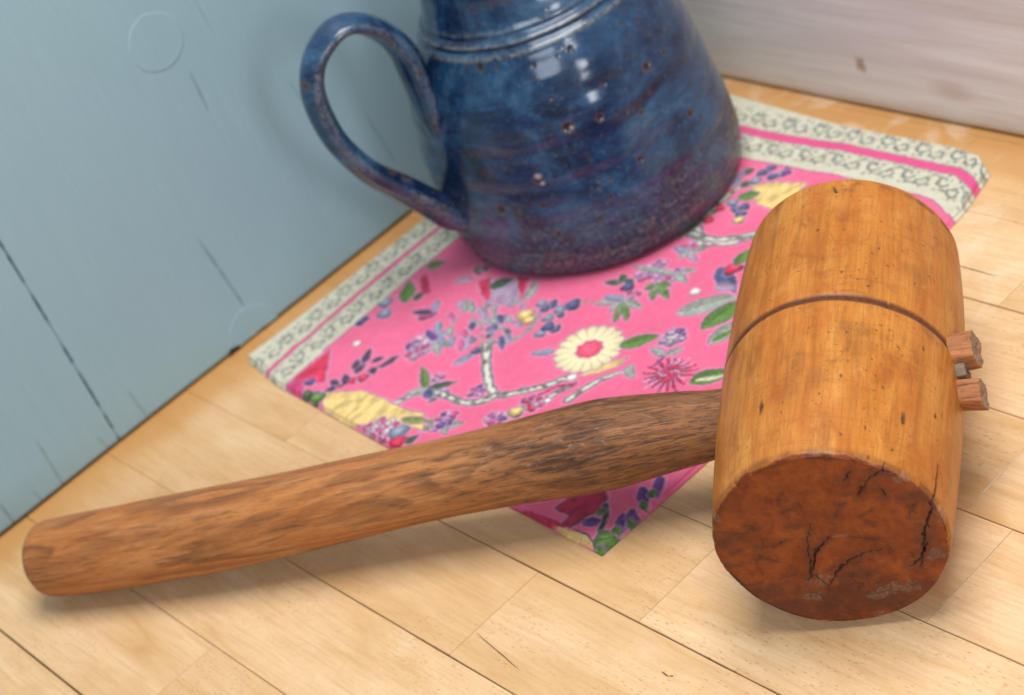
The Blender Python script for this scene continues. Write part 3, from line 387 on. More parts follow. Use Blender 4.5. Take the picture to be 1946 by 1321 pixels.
# ------------------------------------------------------------------ folded napkin with its print
CD = json.loads(CLOTH_DATA); PAL = {k: np.array(v) for k, v in CD['pal'].items()}
PX = .36; W_, H_ = int(345 / PX), int(345 / PX); OX, OY = 5., 0.
cyy, cxx = np.mgrid[0:H_, 0:W_]; cxx = cxx * PX + OX; cyy = cyy * PX + OY
img = np.empty((H_, W_, 3)); img[:] = (.930, .410, .580)
img += ((fbm(cxx / 30, cyy / 30, 0, 2, 3) - .5) * .05)[..., None]
def sub(x0, x1, y0, y1, m=3):
    i0 = max(0, int((y0 - m - OY) / PX)); i1 = min(H_, int((y1 + m - OY) / PX) + 1); j0 = max(0, int((x0 - m - OX) / PX)); j1 = min(W_, int((x1 + m - OX) / PX) + 1)
    return (slice(i0, max(i1, i0)), slice(j0, max(j1, j0)))
OUT = np.array([.36, .34, .50])
def put(sl, sd, col, outline, tex=None):
    """sd: signed distance in mm (negative inside)"""
    if outline:
        a = np.clip(.5 - (sd - 1.5) / .9, 0, 1)[..., None] * .38; img[sl] = img[sl] * (1 - a) + np.array([.90, .74, .84]) * a
        a = np.clip(.5 - (sd - .6) / .6, 0, 1)[..., None] * .62; img[sl] = img[sl] * (1 - a) + OUT * a
    a = np.clip(.5 - sd / .45, 0, 1)[..., None]; c = col if tex is None else tex
    img[sl] = img[sl] * (1 - a) + c * a
def P_leaf(A, B, w, col, o):
    A = np.array(A); B = np.array(B); sl = sub(min(A[0], B[0]) - w, max(A[0], B[0]) + w, min(A[1], B[1]) - w, max(A[1], B[1]) + w)
    x = cxx[sl]; y = cyy[sl]; d = B - A; L = math.hypot(*d) + 1e-6; d = d / L; u = (x - A[0]) * d[0] + (y - A[1]) * d[1]; v = -(x - A[0]) * d[1] + (y - A[1]) * d[0]
    t = np.clip(u / L, 0, 1); hw = w * .5 * np.sin(math.pi * np.clip(t, 0, 1) ** .8) ** .8; sd = np.where((u < 0) | (u > L), np.hypot(np.where(u < 0, u, u - L), v), (np.abs(v) - hw) * .9)
    k = noise(x * 1.1, y * 1.1, 0, 7); f = (sstep(.45, .8, k) * .30 + np.clip(1 - np.abs(v) / .35, 0, 1) * .35)[..., None]
    lt = np.clip(np.asarray(col) * 1.35 + .08, 0, 1); dk = np.asarray(col) * .62
    side = (v > 0)[..., None]; put(sl, sd, None, o, np.where(side, col, col * .82) * (1 - f) + np.where(k[..., None] > .6, lt, dk) * f)
def P_ell(C, r, col, o):
    sl = sub(C[0] - r, C[0] + r, C[1] - r, C[1] + r); x = cxx[sl] - C[0]; y = cyy[sl] - C[1]; th = np.arctan2(y, x)
    sd = np.hypot(x, y) - r * (1 + .12 * np.sin(th * 3 + C[0])); k = noise(x * .8 + C[0], y * .8, 0, 3)[..., None]; g_ = (np.hypot(x + r * .25, y + r * .25) / r)[..., None]
    put(sl, sd, None, o, np.clip(col * (1.10 - .30 * g_ ** 2 - .18 * k) + .12 * np.clip(1 - g_ * 1.3, 0, 1), 0, 1))
def P_line(pts, w, col, o):
    p = np.array(pts, float)
    for _ in range(2):
        q = [p[0]]
        for a, b in zip(p[:-1], p[1:]): q += [a * .75 + b * .25, a * .25 + b * .75]
        p = np.array(q + [p[-1]])
    sl = sub(p[:, 0].min() - w, p[:, 0].max() + w, p[:, 1].min() - w, p[:, 1].max() + w); x = cxx[sl]; y = cyy[sl]
    d, t = polydist(x, y, p); wv = w * .5 * (1 + .35 * (noise(t * len(pts) * 4, w, 0, 5) - .5)) * (1 - .35 * t)
    k = noise(x * .7, y * .7, 0, 6); k2 = noise(x * 2.2, y * 2.2, 0, 9); tex = col * (1 - .30 * sstep(.45, .7, k))[..., None]
    if w > 3:
        core = (sstep(1., .25, d / wv) * (1 - .85 * sstep(.52, .66, noise(x * .38, y * .38, 0, 6))))[..., None]; tex = tex * .72 * (1 - core) + np.array([.88, .89, .83]) * core
    put(sl, d - wv, None, o, tex)
def P_poly(pts, col, o):
    p = np.array(pts, float); sl = sub(p[:, 0].min(), p[:, 0].max(), p[:, 1].min(), p[:, 1].max()); x = cxx[sl]; y = cyy[sl]
    x = x + (noise(x * .25, y * .25, 0, 31) - .5) * 1.2; d, _ = polydist(x, y, np.r_[p, p[:1]]); ins = np.zeros(x.shape, bool)
    for a, b in zip(p, np.roll(p, -1, 0)):
        c = (a[1] > y) != (b[1] > y); ins ^= c & (x < (b[0] - a[0]) * (y - a[1]) / (b[1] - a[1] + 1e-12) + a[0])
    k = sstep(.3, .8, fbm(x * .35, y * .2, 0, 12, 3))[..., None]; put(sl, np.where(ins, -d, d), None, o, col * (1 - .16 * k) + .04 * (1 - k))
def P_clus(C, r, c1, c2, c3, n):
    rg = np.random.default_rng(int(abs(C[0] * 13 + C[1] * 7)))
    for i in range(n):
        a = i * 2.4; q = r * .72 * math.sqrt((i + .5) / n); P_ell((C[0] + q * math.cos(a), C[1] + q * math.sin(a)), r * rg.uniform(.2, .34), (c1, c2, c3)[rg.integers(3)], 1)
    for i in range(n): 
        a = rg.uniform(0, 6.28); q = r * rg.uniform(0, .7); P_ell((C[0] + q * math.cos(a), C[1] + q * math.sin(a)), r * .11, (c2, c3)[i % 2], 0)
def P_flower(C, R, n, col, tipc, cc, rc):
    sl = sub(C[0] - R, C[0] + R, C[1] - R, C[1] + R); x = cxx[sl] - C[0]; y = cyy[sl] - C[1]; r = np.hypot(x, y); th = np.arctan2(y, x)
    pet = np.abs(np.sin(th * n / 2)); Ro = R * (.84 + .16 * np.sqrt(pet)); sd = r - Ro; seam = (1 - sstep(.0, .28, pet)) * sstep(R * .3, R * .7, r)
    tex = col * (1 - .30 * seam)[..., None] + (tipc - col) * (sstep(R * .65, R, r) * .5)[..., None]; put(sl, sd, None, 1, tex)
    put(sl, r - rc * (1 + .06 * np.sin(th * 9)), cc, 1); put(sl, r - rc * .6, cc * .9 + .12, 0)
# filler sprigs under the jug and the mallet, where the photograph shows nothing
fr = np.random.default_rng(3)
for (bx, by) in ((110, 120), (140, 90), (95, 95), (150, 130), (120, 150), (180, 110), (85, 140), (290, 110), (300, 150), (310, 190), (290, 180), (305, 90), (240, 300), (210, 290), (180, 305), (100, 75), (295, 245), (160, 285)):
    for i in range(5):
        a = fr.uniform(0, 6.28); P_leaf((bx, by), (bx + 9 * math.cos(a), by + 9 * math.sin(a)), 3.6, PAL[('gn', 'dg', 'gy', 'lb')[fr.integers(4)]], 1)
    P_clus((bx, by), 4.5, PAL['mg'], PAL['lp'], PAL['pu'], 7)
for s in CD['S']:
    if s[0] == 'L': P_leaf(s[1], s[2], s[3], PAL[s[4]], s[5])
    elif s[0] == 'E': P_ell(s[1], s[2], PAL[s[3]], s[4])
    elif s[0] == 'P': P_line(s[1], s[2], PAL[s[3]], s[4])
    elif s[0] == 'G': P_poly(s[1], PAL[s[2]], s[3])
    elif s[0] == 'C': P_clus(s[1], s[2], PAL[s[3]], PAL[s[4]], PAL[s[5]], s[6])
    elif s[0] == 'D': P_flower(s[1], 18.6, 18, np.array([.96, .91, .74]), np.array([.80, .76, .62]), np.array([.90, .28, .42]), 6.6)
    elif s[0] == 'A':
        C = s[1]
        for i in range(34):
            a = i * 6.283 / 34 + .05 * math.sin(i * 7); R_ = 12.5 + 2.2 * math.sin(i * 2.7); P_leaf((C[0] + 2 * math.cos(a), C[1] + 2 * math.sin(a)), (C[0] + R_ * math.cos(a), C[1] + R_ * math.sin(a)), 2.3, PAL['cm'] if i % 2 else PAL['lp'] * .95, 0)
            if i % 2: P_ell((C[0] + R_ * math.cos(a), C[1] + R_ * math.sin(a)), .75, PAL['cm'] if i % 4 == 1 else PAL['pu'], 0)
        for i in range(40):
            a = i * 2.4; P_ell((C[0] + 1.05 * math.sqrt(i) * math.cos(a), C[1] + 1.05 * math.sqrt(i) * math.sin(a)), .9, (PAL['rd'], PAL['mg'], PAL['lp'], PAL['cm'])[i % 4], 0)
# borders: two cream scroll bands with a pink line between them
wl = 3.0 * np.sin(cyy / 48 + .6); wt = 2.0 * np.sin(cxx / 40 + 1.) - 6 * sstep(292, 330, cxx) * 0
wt = wt + sstep(300, 326, cxx) * (-9)
dL = cxx - wl; dT = cyy + wt
m = np.minimum(dL - 60.0, dT - 63.0); inb = np.clip(.5 - m / .5, 0, 1)[..., None]
cream = np.array([.825, .815, .735]); band = np.where(dL - 60 < dT - 63, dL, dT - 1.5); al = np.where(dL - 60 < dT - 63, cyy, cxx)
scroll = np.zeros_like(band)
for c0 in (27.5, 49.5):
    sgn = 1 if c0 < 30 else -1
    q = band - c0; ph = al / 11.5 + (.35 if c0 > 30 else 0); cell = np.floor(ph); u = (ph - cell - .5) * 11.5; up = np.where(cell % 2 == 0, 1, -1) * sgn
    r = np.hypot(u, q - up * 1.2); th = np.arctan2(q - up * 1.2, u * up); sp = np.abs(r - (1.4 + (th + 3.14) * .50)); scroll = np.maximum(scroll, np.clip(1.35 - sp / .85, 0, 1))
    wv = np.abs(q - 4.6 * np.sin(al * math.pi / 11.5 * 1.0)); scroll = np.maximum(scroll, np.clip(1.2 - wv / .85, 0, 1) * .9)
    for dx, dq, rr_ in ((2.6, -4.6, 1.5), (-3.4, 4.4, 1.3), (4.6, 3.8, 1.2), (-1.2, -6.0, 1.2), (.6, 6.0, 1.1)): scroll = np.maximum(scroll, np.clip(1.2 - np.hypot(u - dx, (q - dq * up)) / rr_, 0, 1))
nn = noise(cxx * .5, cyy * .5, 0, 21); scroll = np.clip(scroll * (.45 + .9 * nn), 0, 1)
bc = cream * (1 - .0) + 0 * scroll[..., None]; bc = bc * (1 - scroll[..., None] * .74) + np.array([.28, .32, .34]) * scroll[..., None] * .74
gnn = (sstep(.62, .75, noise(cxx * .33, cyy * .33, 0, 40)) * .25)[..., None]; bc = bc * (1 - gnn) + np.array([.66, .68, .52]) * gnn
pw = np.where(dL - 60 < dT - 63, 1.5, 2.9); pk = np.clip(.5 - (np.abs(band - 39.2) - pw) / .5, 0, 1)[..., None]; ol = np.clip(.5 - (np.abs(band - 39.2) - pw - .8) / .5, 0, 1)[..., None]
bc = bc * (1 - .6 * ol) + np.array([.40, .43, .45]) * .6 * ol; bc = bc * (1 - pk) + np.array([.88, .30, .54]) * pk
img = img * (1 - inb) + bc * inb; eg = np.clip(1 - np.abs(m - .5) / .8, 0, 1)[..., None] * .55; img = img * (1 - eg) + OUT * eg
wob = [ (noise(cxx * .55, cyy * .55, 0, q_) - .5) * 1.0 for q_ in (61, 62)]; jj = np.clip(((cxx + wob[0] - OX) / PX).astype(int), 0, W_ - 1); ii = np.clip(((cyy + wob[1] - OY) / PX).astype(int), 0, H_ - 1); img = img[ii, jj]
img = img + ((fbm(cxx * .45, cyy * .45, 0, 71, 3) - .5) * .05)[..., None]
img = np.clip(img, 0, 1); img = np.where(img > .04045, ((img + .055) / 1.055) ** 2.4, img / 12.92) * .88
def sample(X, Y):
    u = np.clip((X * 1000 - OX) / PX, 0, W_ - 1.01); v = np.clip((-Y * 1000 - OY) / PX, 0, H_ - 1.01); i = v.astype(int); j = u.astype(int); fu = (u - j)[..., None]; fv = (v - i)[..., None]
    return img[i, j] * (1 - fu) * (1 - fv) + img[i, j + 1] * fu * (1 - fv) + img[i + 1, j] * (1 - fu) * fv + img[i + 1, j + 1] * fu * fv
nap = empty('napkin', (.17, -.17, 0), 'pink floral cotton napkin with cream scroll border, folded flat under the jug and mallet handle', 'napkin')
def outline(s, t, grow=0.):
    """s: 0 at the blue panel .. 1 right; t: 0 at the back board .. 1 front"""
    xl = np.interp(t, (0, .5, 1), (.0165, .0178, .0158)) - grow * .3; xr = np.interp(t, (0, .10, .25, .78, 1), (.3165, .3235, .3272, .3275, .3250)) + grow
    yt = np.interp(s, (0, .34, .65, .90, .96, 1), (-.0105, -.0150, -.0215, -.0200, -.0235, -.0330)); yb = np.interp(s, (0, .12, .47, .79, 1), (-.3143, -.3205, -.3255, -.3258, -.3277)) - grow
    return xl + (xr - xl) * s, yt + (yb - yt) * t
def layer(name, nu, nv, top, thick, grow, mat, wav):
    s = np.linspace(0, 1, nu); t = np.linspace(0, 1, nv); T, S = np.meshgrid(t, s, indexing='ij'); X, Y = outline(S, T, grow)
    e = np.minimum(np.minimum(S, 1 - S) * .31, np.minimum(T, 1 - T) * .31)
    wr = (fbm(X * 22, Y * 22, 0, 5, 3) - .5) * wav; wr = wr + .0009 * np.exp(-((X + .35 * Y - .205 + .01 * np.sin(Y * 30)) / .007) ** 2) * (wav > 0) + .0007 * np.exp(-((Y - .25 * X + .300 + .006 * np.sin(X * 40)) / .005) ** 2) * (wav > 0); wr = wr * sstep(0, .02, e) + np.sin(X * 260 + 3 * noise(Y * 30, 2)) * .00025 * (wav > 0) * sstep(.02, .0, T * .31) * sstep(.0, .003, e)
    ed = np.clip(e / .0016, 0, 1); prof_ = np.sqrt(1 - (1 - ed) ** 2); Zt = top - thick * (1 - prof_) + wr
    lift = .0022 * np.exp(-((S - 1) ** 2 + (T - .05) ** 2) / .004) + .0008 * np.exp(-((S - .0) ** 2 + (T - 1) ** 2) / .003); Zt = Zt + lift * (wav > 0)
    V = np.stack([X - .17, Y + .17, Zt], -1).reshape(-1, 3); col = sample(X + (1 - prof_) * 0, Y).reshape(-1, 3)
    n = len(V); idx = np.arange(n).reshape(nv, nu); ring = np.r_[idx[0, :-1], idx[:-1, -1], idx[-1, :0:-1], idx[:0:-1, 0]]
    bv = V[ring].copy(); bv[:, 2] = np.maximum(top - thick - .0002, .0004); k = len(ring); b = n + np.arange(k)
    side = np.stack([ring, np.roll(ring, -1), np.roll(b, -1), b], 1)
    return mesh(name, np.r_[V, bv], np.concatenate([gridfaces(nv, nu)[:, ::-1], side]), mat, nap, attrs={'print': np.r_[col, col[ring] if True else col]})
layer('top_fold', 800, 800, .0032, .0015, 0., CLOTH, .0018)
layer('under_fold', 220, 220, .00165, .0012, .0014, CLOTH, 0.)

# ------------------------------------------------------------------ blue stoneware jug
JX, JY = .1155, -.1194
jug = empty('jug', (JX, JY, .0032), 'blue speckled stoneware jug with a loop handle, standing on the pink napkin', 'jug')
kz = np.array([0, .0028, .0098, .0268, .0468, .0668, .0868, .1068, .1220, .1315, .137, .145, .158, .172, .188, .196]); kr = np.array([.0755, .0788, .0822, .0840, .0822, .0790, .0760, .0708, .0645, .0592, .0558, .0535, .0515, .0535, .0580, .0600])
def catm(xs, ys, x):
    mm = np.gradient(ys, xs); i = np.clip(np.searchsorted(xs, x) - 1, 0, len(xs) - 2); h = xs[i + 1] - xs[i]; t = (x - xs[i]) / h
    return (2 * t**3 - 3 * t**2 + 1) * ys[i] + (t**3 - 2 * t**2 + t) * h * mm[i] + (-2 * t**3 + 3 * t**2) * ys[i + 1] + (t**3 - t**2) * h * mm[i + 1]
zz = np.r_[np.linspace(0, .196, 330)]; rr = catm(kz, kr, zz)
for c0, dp, wd in ((.1300, .0016, .0012), (.1352, .0014, .0011)): rr = rr - dp * np.exp(-((zz - c0) / wd) ** 2)
rr += .0008 * np.exp(-((zz - .1326) / .001) ** 2) + .0006 * np.exp(-((zz - .1272) / .0012) ** 2)
rr += .00010 * np.sin(zz * 620) * sstep(.005, .02, zz) + .00025 * np.sin(zz * 290 + 1)
nt = 560; th = np.linspace(-math.pi, math.pi, nt, endpoint=False); Zg, Tg = np.meshgrid(zz, th, indexing='ij'); Rg = np.repeat(rr[:, None], nt, 1)
Rg = Rg + (fbm(np.cos(Tg) * 2.2 + 9, np.sin(Tg) * 2.2 + 9, Zg * 26, 6, 3) - .5) * .0026
Rg = Rg + .0052 * np.exp(-(np.angle(np.exp(1j * (Tg - math.radians(-124)))) / .42) ** 2) * sstep(.030, .065, Zg) * sstep(.128, .10, Zg)
lip = sstep(.165, .196, Zg) * np.exp(-((np.angle(np.exp(1j * (Tg - math.radians(75))))) / .35) ** 2) * .012; Rg = Rg + lip
specks = json.loads(SPECKS); sk = np.zeros_like(Rg); hal = np.zeros_like(Rg); chip = np.zeros_like(Rg)
sr = np.random.default_rng(8); specks = specks + [[float(sr.uniform(60, 250)), float(sr.uniform(20, 150)), float(sr.uniform(.9, 2.4))] for _ in range(70)] + [[float(sr.uniform(-90, 45)), float(sr.uniform(12, 160)), float(sr.uniform(.5, .9))] for _ in range(70)]
for az, h, r in specks:
    i0 = np.searchsorted(zz, h / 1000 - .006); i1 = np.searchsorted(zz, h / 1000 + .006); sl = slice(i0, i1)
    d = np.hypot(np.angle(np.exp(1j * (Tg[sl] - math.radians(az)))) * 76, Zg[sl] * 1000 - h) * (1 + .3 * (noise(Tg[sl] * 40 + az, Zg[sl] * 800, 0, 5) - .5)); r = r * .72
    a = np.clip((r - d) / .5 + .3, 0, 1); sk[sl] = np.maximum(sk[sl], a * min(1, r * .75)); hal[sl] = np.maximum(hal[sl], np.clip((r * 1.75 - d) / .8, 0, 1) * .75); Rg[sl] -= .0005 * a * min(r, 1.5)
for az, h, r in ((-54.5, 65.5, 2.0), (-36.0, 86.0, 1.2), (-53.5, 61.5, 1.3)):
    d = np.hypot(np.angle(np.exp(1j * (Tg - math.radians(az)))) * 76, Zg * 1000 - h); chip = np.maximum(chip, np.clip((r - d) / .7, 0, 1) * .7)
worn = np.exp(-((Zg - .1326) / .0009) ** 2) + .9 * np.exp(-((Zg - .1272) / .0011) ** 2) + .5 * np.exp(-((Zg - .138) / .001) ** 2)
worn += .55 * sstep(.6, .72, noise(Tg * 5, Zg * 700, 0, 14)) * sstep(.045, .015, Zg) + .35 * np.exp(-((Zg - .012) / .004) ** 2)
V = np.stack([Rg * np.cos(Tg), Rg * np.sin(Tg), Zg], -1)
# lip and inside
ri = rr[-1]; inn = []
for (dr, z) in ((-.0012, .1975), (-.003, .1982), (-.0048, .1975), (-.0058, .196), (-.006, .17), (-.006, .14), (.010, .10), (.018, .05), (.015, .012), (-.02, .008), (-.0595, .0075)):
    rloc = (ri + dr) if z > .165 else {.14: .046, .10: .064, .05: .075, .012: .070, .008: .04, .0075: .0005}.get(z, .0475)
    lp = np.exp(-((np.angle(np.exp(1j * (th - math.radians(75))))) / .35) ** 2) * .012 * float(sstep(.165, .196, z))
    inn.append(np.stack([(rloc + lp) * np.cos(th), (rloc + lp) * np.sin(th), np.full(nt, z)], -1))
inn = np.array(inn); bot = np.array([np.stack([q * np.cos(th), q * np.sin(th), np.full(nt, z)], -1) for q, z in ((.0005, .0016), (.069, .0014), (.0715, .0000))])
A = np.concatenate([bot, V, inn]); ex = lambda q: np.concatenate([np.zeros((3, nt)), q, np.zeros((len(inn), nt))]).ravel()
body = mesh('body', A.reshape(-1, 3), gridfaces(len(A), nt, True), GLAZE, jug, attrs={'speck': ex(sk), 'halo': ex(hal), 'chip': ex(chip), 'worn': ex(np.clip(worn * .8, 0, 1))})
# strap handle
az = math.radians(-105); e = np.array([math.cos(az), math.sin(az), 0]); nrm = np.array([-math.sin(az), math.cos(az), 0])
hp = np.array([(.0755, .0840), (.0750, .1000), (.0735, .1180), (.0738, .1345), (.0790, .1490), (.0894, .1605), (.1020, .1640), (.1160, .1570), (.1245, .1442), (.1270, .1280), (.1249, .1071), (.1168, .0855), (.1055, .0690), (.0945, .0520), (.0855, .0385), (.0780, .0285)])
hwid = np.array([.0100, .0135, .0140, .0132, .0124, .0120, .0120, .0118, .0116, .0114, .0112, .0110, .0110, .0114, .0125, .0115]); hthk = np.array([.0030, .0055, .0068, .0066, .0056, .0050, .0050, .0052, .0056, .0058, .0058, .0060, .0064, .0074, .0082, .0045])
ti = np.linspace(0, len(hp) - 1, 190); kk = np.arange(len(hp), dtype=float)
pr_ = catm(kk, hp[:, 0], ti); pz_ = catm(kk, hp[:, 1], ti); ww_ = catm(kk, hwid, ti); tt_ = catm(kk, hthk, ti) * .92
dr_ = np.gradient(pr_); dz_ = np.gradient(pz_); l = np.hypot(dr_, dz_); dr_ /= l; dz_ /= l
na = 40; ang = np.linspace(0, 2 * math.pi, na, endpoint=False); HV = []; HW = []
for i in range(len(ti)):
    c = e * pr_[i] + np.array([0, 0, pz_[i]]); out_ = -e * dz_[i] * -1 * -1 + np.array([0, 0, dr_[i]]); out_ = np.array([0, 0, dr_[i]]) - e * dz_[i]
    ca, sa = np.cos(ang), np.sin(ang); w = np.sign(ca) * np.abs(ca) ** .8 * ww_[i]; h = sa * tt_[i] * (1 + .22 * np.exp(-(ca / .30) ** 2) - .16 * np.exp(-((np.abs(ca) - .62) / .14) ** 2))
    q = (fbm(ang * .9 + i * .01, i * .06, 0, 4, 2) - .5) * .001
    HV.append(c + np.outer(w, nrm) + np.outer(h + q, out_)); HW.append(.75 * np.exp(-((np.abs(ca) - .93) / .10) ** 2) * noise(i * .12, ang * 1.5, 0, 3) + .0)
HV = np.array(HV); nh = HV.shape[0]; hs_ = np.zeros((nh, na)); hh_ = np.zeros((nh, na))
for (i, j, r) in ((145, 30, 2.2), (151, 31, 2.0), (60, 33, 1.2), (20, 20, 1.6), (100, 8, 1.8), (120, 30, 1.)):
    d = np.hypot((np.arange(nh)[:, None] - i) * 1.3, (np.arange(na)[None] - j) * 1.1); hs_ = np.maximum(hs_, np.clip((r * .7 - d) / .8 + .2, 0, 1)); hh_ = np.maximum(hh_, np.clip((r * 1.9 - d) / 1.2, 0, 1) * .8)
mesh('handle', HV.reshape(-1, 3), gridfaces(nh, na, True)[:, ::-1].copy(), GLAZE, jug, attrs={'speck': hs_.ravel(), 'halo': hh_.ravel(), 'chip': np.zeros(nh * na), 'worn': np.array(HW).ravel()})

# ------------------------------------------------------------------ mallet
FO = np.array([.45706, -.30819, .0484]); EL = .02028; PHI = 2.20018; HL = .1765
ax = np.array([math.cos(PHI), math.sin(PHI), 0]); side = np.array([math.sin(PHI), -math.cos(PHI), 0])
mal = empty('mallet', (.41, -.24, 0), 'old wooden mallet with honey-coloured barrel head and long brown handle, lying across the napkin', 'mallet'); MO = np.array([.41, -.24, 0])
ns = 600; th = np.linspace(-math.pi, math.pi, ns, endpoint=False)
def hr(u): return .0448 * (1 - u) * (1 - 2 * u) + .0494 * 4 * u * (1 - u) + .0462 * u * (2 * u - 1)
rf = np.linspace(0, 1, 120)[1:] ** .85 * .0440; xs = [(-.0000 + .0005 * (q / .044) ** 2, q) for q in np.r_[.00005, rf]]
xs += [(.0008 + .0019 * (1 - math.cos(a)), .0440 + .0011 * math.sin(a)) for a in np.linspace(.15, 1.5, 8)]
sx_ = np.linspace(.0035, HL - .0035, 300); xs += [(s, hr(s / HL)) for s in sx_]
xs += [(HL - .0035 + .0035 * math.sin(a), hr(1) - .0030 * (1 - math.cos(a))) for a in np.linspace(.2, 1.57, 8)] + [(HL + .0002, q) for q in np.linspace(.041, .0001, 30)]
xs = np.array(xs); NX = len(xs); Xh = np.repeat(xs[:, :1], ns, 1); Rh = np.repeat(xs[:, 1:], ns, 1); Th = np.repeat(th[None], NX, 0)
nf = 120; isf = np.arange(NX)[:, None] < nf
# theta measured from up towards 'side'
sxx = Rh * np.sin(Th) * 1000; szz = Rh * np.cos(Th) * 1000; sm = Xh * 1000
lum = (fbm(np.sin(Th) * 1.6 + 4, np.cos(Th) * 1.6 + 4, Xh * 14, 8, 3) - .5); dR = lum * .0016
crk = np.zeros_like(Rh); drk = np.zeros_like(Rh); gri = np.zeros_like(Rh); depth = np.zeros_like(Rh)
FM = (np.arange(NX) < nf + 9)
fx, fz = sxx[FM], szz[FM]; jx = (noise(fx * .6, fz * .6, 0, 3) - .5) * 1.4; jz = (noise(fx * .6, fz * .6, 0, 4) - .5) * 1.4
frr = np.random.default_rng(4)
for _ in range(20):
    a0 = frr.uniform(0, 6.28); r0 = frr.uniform(5, 40); x0, y0 = r0 * math.cos(a0), r0 * math.sin(a0); a1 = frr.normal(.5, .7); l1 = frr.uniform(2, 8)
    FCRACK = FCRACK + [([[x0, y0], [x0 + l1 * .5 * math.cos(a1), y0 + l1 * .5 * math.sin(a1) + frr.uniform(-.5, .5)], [x0 + l1 * math.cos(a1), y0 + l1 * math.sin(a1)]], frr.uniform(.5, 1.0))]
for pl, w in FCRACK:
    w = min(w, 2.2)
    d, t = polydist(fx + jx, fz + jz, pl); wv = w * .23 * (np.sin(math.pi * np.clip(t, .04, .96)) ** .5) * (.55 + .9 * noise(t * 9, w * 3, 0, 2))
    a = np.clip((wv - d) / .35 + .5, 0, 1) * (.92 if w > 1 else .45) * (.55 + .6 * noise(fx * 1.1, fz * 1.1, 0, 77)); crk[FM] = np.maximum(crk[FM], a); depth[FM] += .0009 * a * min(w, 2) * .6
    drk[FM] = np.maximum(drk[FM], np.clip(1 - d / (w * 1.8 + .8), 0, 1) * .5)
for c, rx, ry in FDARK + [([-10, -30], 34, 13), ([18, -32], 22, 10)]:  # two broad added ellipses paint the lower face's shading from overhead light into its colour
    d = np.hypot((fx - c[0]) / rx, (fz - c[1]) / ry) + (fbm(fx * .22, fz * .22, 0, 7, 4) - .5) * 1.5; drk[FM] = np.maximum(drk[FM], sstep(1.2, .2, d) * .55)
for c, rx, ry in FGRIME:
    d = np.hypot((fx - c[0]) / rx, (fz - c[1]) / ry) + (fbm(fx * .4, fz * .4, 0, 17, 4) - .5) * 1.6; a = sstep(1.0, .5, d); gri[FM] = np.maximum(gri[FM], a); depth[FM] += a * .0004 * noise(fx * 1.2, fz * 1.2, 0, 5)
# rim bruising
rim = np.exp(-((np.hypot(fx, fz) - 43.5) / 1.6) ** 2) * sstep(.45, .75, fbm(np.arctan2(fx, fz) * 6, np.hypot(fx, fz) * .25, 0, 9, 4)); drk[FM] = np.maximum(drk[FM], rim * .65)
dents = sstep(.66, .8, fbm(fx * .16, fz * .16, 0, 23, 3)); depth[FM] += dents * .0007
thd = np.degrees(Th)
low = np.exp(-((np.hypot(fx, fz) - 44) / 1.8) ** 2) * sstep(-130, -115, thd[FM]) * sstep(-95, -110, thd[FM]); drk[FM] = np.maximum(drk[FM], low * .8); low2 = np.exp(-((np.hypot(fx, fz) - 44.4) / (1.1)) ** 2) * sstep(-165, -150, thd[FM]) * sstep(-98, -108, thd[FM]); crk[FM] = np.maximum(crk[FM], low2 * .9)
SM_ = ~isf[:, 0]
fmask = sstep(1.2, .2, sm - .9 * (fbm(Th * 7, 1.5, 0, 9, 4) - .35) * 4) ; fmask = np.maximum(fmask, isf * 1.); fmask = np.where(np.arange(NX)[:, None] > 300, 0, fmask)
fring = np.exp(-((sm - 2.6) / 1.3) ** 2) * SM_[:, None] * (.35 + .65 * noise(Th * 12, 2, 0, 3)); drk = np.maximum(drk, fring * .42)
fmask = np.maximum(fmask, .45 * sstep(5.5, 0, sm + (fbm(Th * 9, sm * .2, 0, 5, 3) - .5) * 6) * (np.arange(NX)[:, None] < 250))
SM = ~isf[:, 0]
for pl, w in ((((71.7, 19.5), (72.2, 10.9), (72.1, 3.5), (72.6, 0)), 1.0), (((-95, 0), (-94, 2.5), (-93, 5)), .8), (((4, 169), (6, 164)), .7)):
    q = np.array(pl) * [.86, 1.]; d, t = polydist(thd[SM] * .86 + (noise(sm[SM] * .5, 2, 0, 3) - .5) * .8, sm[SM], q); a = np.clip((w * .5 * (.4 + t) - d) / .35 + .5, 0, 1); crk[SM] = np.maximum(crk[SM], a); depth[SM] += a * .0007; drk[SM] = np.maximum(drk[SM], np.clip(1 - d / 1.6, 0, 1) * .35)
# small bruises, worm holes and stains on the barrel
for (a_, s_), r in zip(SPOTS, (1.0, .9, 2.2, .8, 1.0, .8, .9, 1.0, 1.0, .7, 1.2, 2.2, 1.0, .9, 1.0, .9, 1.3, .8, .9)):
    d = np.hypot((thd - a_) * .86 * 1.5, (sm - s_) * (.7 if r < 2 else .45)) + (noise(thd * .9, sm * .9, 0, 3) - .5) * .9; m_ = sstep(r, r * .3, d); drk = np.where(SM[:, None], np.maximum(drk, m_ * .85), drk); depth = depth + np.where(SM[:, None], m_ * .0004, 0)
sg = np.random.default_rng(21)
for _ in range(130):
    a_ = sg.normal(20, 24); s_ = sg.uniform(8, 165); r_ = sg.uniform(.35, .85); e_ = sg.uniform(.5, 1.4)
    cI = slice(max(nf, np.searchsorted(sm[nf:, 0], s_ - 3) + nf), np.searchsorted(sm[nf:NX - 36, 0], s_ + 3) + nf); d = np.hypot((thd[cI] - a_) * .86 * e_, (sm[cI] - s_) / e_) + (noise(thd[cI] * 1.2, sm[cI] * 1.2, 0, 3) - .5) * .7; drk[cI] = np.maximum(drk[cI], sstep(r_, r_ * .2, d) * sg.uniform(.4, .85))
